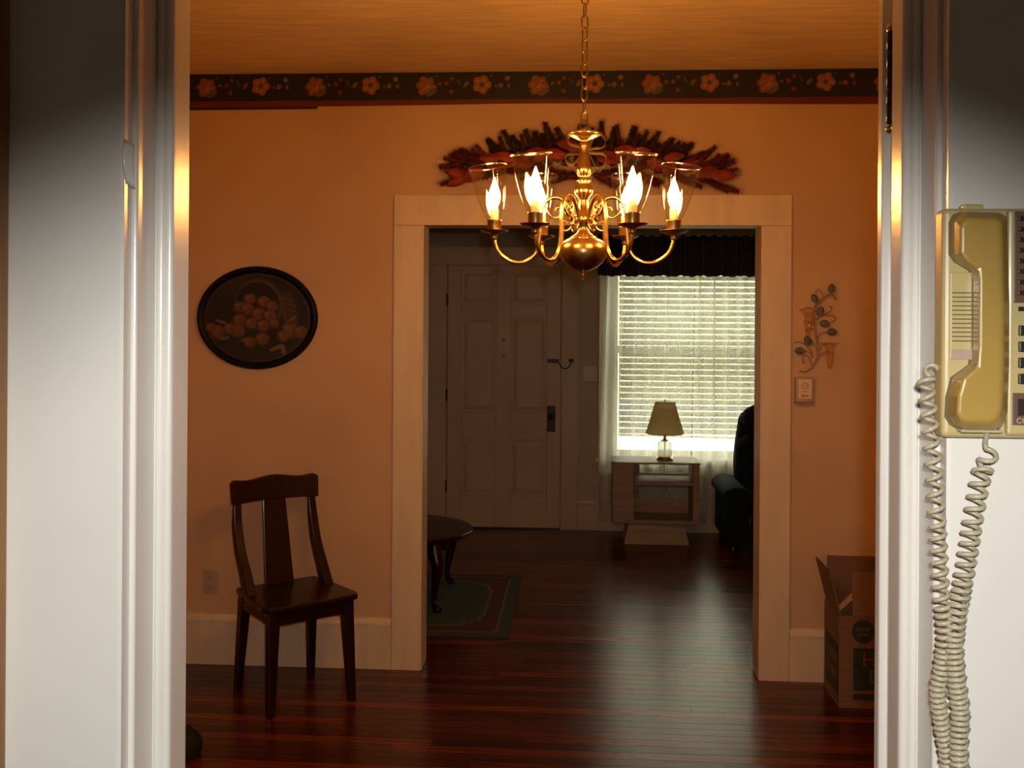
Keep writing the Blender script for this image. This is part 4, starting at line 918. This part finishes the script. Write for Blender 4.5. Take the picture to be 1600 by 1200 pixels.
# speaker panel with slots, and paper label
MB().box((ux(1484), YF-0.0030, uz(562)), (ux(1517), YF+0.0005, uz(426))).build('speaker_panel', M_base, PH0, bevel=0.001)
for k in range(12): MB().box((ux(1487), YF-0.0036, uz(459+k*6.8)), (ux(1516), YF-0.0028, uz(457+k*6.8))).build('speaker_slot', M_slot, PH0)
MB().box((ux(1486), YF-0.0036, uz(562)), (ux(1517), YF-0.0029, uz(546))).build('paper_label', M_label, PH0)
YQ = YF-0.010
mp_ = MB().box((ux(1581, YQ), YQ-0.0015, uz(473, YQ)), (ux(1581, YQ)+0.110, YQ+0.0005, uz(331, YQ))).build('memory_panel', M_panel, PH0, bevel=0.0006)
for k in range(8):
    for c in range(2): MB().box((ux(1586, YQ)+c*0.055, YQ-0.0045, uz(346+k*16.4, YQ)), (ux(1586, YQ)+0.043+c*0.055, YQ-0.0014, uz(339+k*16.4, YQ))).build('memory_key', M_key, mp_, bevel=0.0008)
MB().box((ux(1588, YQ), YQ-0.002, uz(486, YQ)), (ux(1598, YQ), YQ+0.0004, uz(479, YQ))).build('indicator', M_key, PH0)
for r_ in range(4):
    for c in range(3):
        k_ = MB().box((ux(1588, YQ)+c*0.028, YQ-0.005, uz(524+r_*25, YQ)), (ux(1588, YQ)+0.019+c*0.028, YQ+0.0004, uz(508+r_*25, YQ))).build('key', M_key, PH0, bevel=0.001)
        textmesh('147*2580369#'[c*4+r_], 0.010, (ux(1588, YQ)+0.0095+c*0.028, YQ-0.0052, uz(524+r_*25, YQ)+0.0022), (PI/2, 0, 0), M_ink, k_, 'digit', 0.0001, 'CENTER')
lg = MB().box((ux(1580, YQ), YQ-0.0015, uz(663, YQ)), (ux(1580, YQ)+0.100, YQ+0.0004, uz(613, YQ))).build('lower_panel', M_panel, PH0, bevel=0.0006)
MB().box((ux(1586, YQ), YQ-0.003, uz(648, YQ)), (ux(1580, YQ)+0.085, YQ-0.0014, uz(622, YQ))).build('card_window', M_key, lg, bevel=0.0005)
textmesh('CON', 0.0085, (ux(1585, YQ), YQ-0.0018, uz(660, YQ)), (PI/2, 0, 0), M_ink, lg, 'lettering', 0.0001)
# coiled cord: from the base's lower left, down past the frame and back up to the handset
def coil(path, turns_per_m, rc_, rw, name):
    P_ = spline(path, 14); L_ = [0.0]
    for a, b_ in zip(P_[:-1], P_[1:]): L_.append(L_[-1] + (b_-a).length)
    out = []; tot = L_[-1]; ph = 0.0; N_ = int(tot*900); 
    prev_s = 0
    for i in range(N_+1):
        s_ = tot*i/N_; j = max(0, min(len(P_)-2, int(np.searchsorted(L_, s_))-1)); f_ = (s_-L_[j])/max(1e-6, L_[j+1]-L_[j])
        p = P_[j].lerp(P_[j+1], f_); t_ = (P_[j+1]-P_[j]).normalized()
        u_ = Vector((0, 1, 0)); u_ = (u_-t_*u_.dot(t_)).normalized(); v_ = t_.cross(u_)
        tp = turns_per_m(p.z) if callable(turns_per_m) else turns_per_m
        ph += 2*PI*tp*(s_-prev_s); prev_s = s_
        e = min(1, s_/0.02, (tot-s_)/0.02); r_ = rc_*e
        out.append(p + u_*math.cos(ph)*r_ + v_*math.sin(ph)*r_)
    return MB().tube(out, rw, 6)
YC = 1.172
coil([(0.399, YC+0.01, 1.592), (0.388, YC+0.003, 1.590), (0.381, YC, 1.575), (0.384, YC, 1.545), (0.389, YC, 1.49), (0.394, YC, 1.42), (0.398, YC, 1.35), (0.403, YC, 1.30), (0.400, YC, 1.26), (0.396, YC, 1.235), (0.400, YC, 1.20), (0.408, YC, 1.15), (0.410, YC, 1.07), (0.412, YC-0.004, 0.99)],
     lambda z: 56 if z > 1.42 else (75 if z > 1.33 else (125 if z > 1.28 else 165)), 0.0078, 0.0027, 'c').build('coiled_cord', M_cord, PH0)
coil([(ux(1537), YF-0.012, uz(667)), (ux(1538), YF-0.010, uz(690)), (ux(1541), YF-0.004, uz(718)), (0.438, 1.162, 1.478), (0.432, 1.165, 1.44), (0.424, 1.167, 1.38), (0.416, 1.167, 1.33), (0.411, 1.166, 1.29), (0.413, 1.163, 1.25), (0.417, 1.163, 1.215), (0.414, 1.158, 1.17), (0.420, 1.158, 1.08), (0.412, YC-0.004, 0.99)],
     lambda z: 1 if z > 1.50 else (70 if z > 1.42 else (85 if z > 1.36 else (125 if z > 1.30 else 165))), 0.0088, 0.0027, 'c').build('coiled_cord', M_cord, PH0)
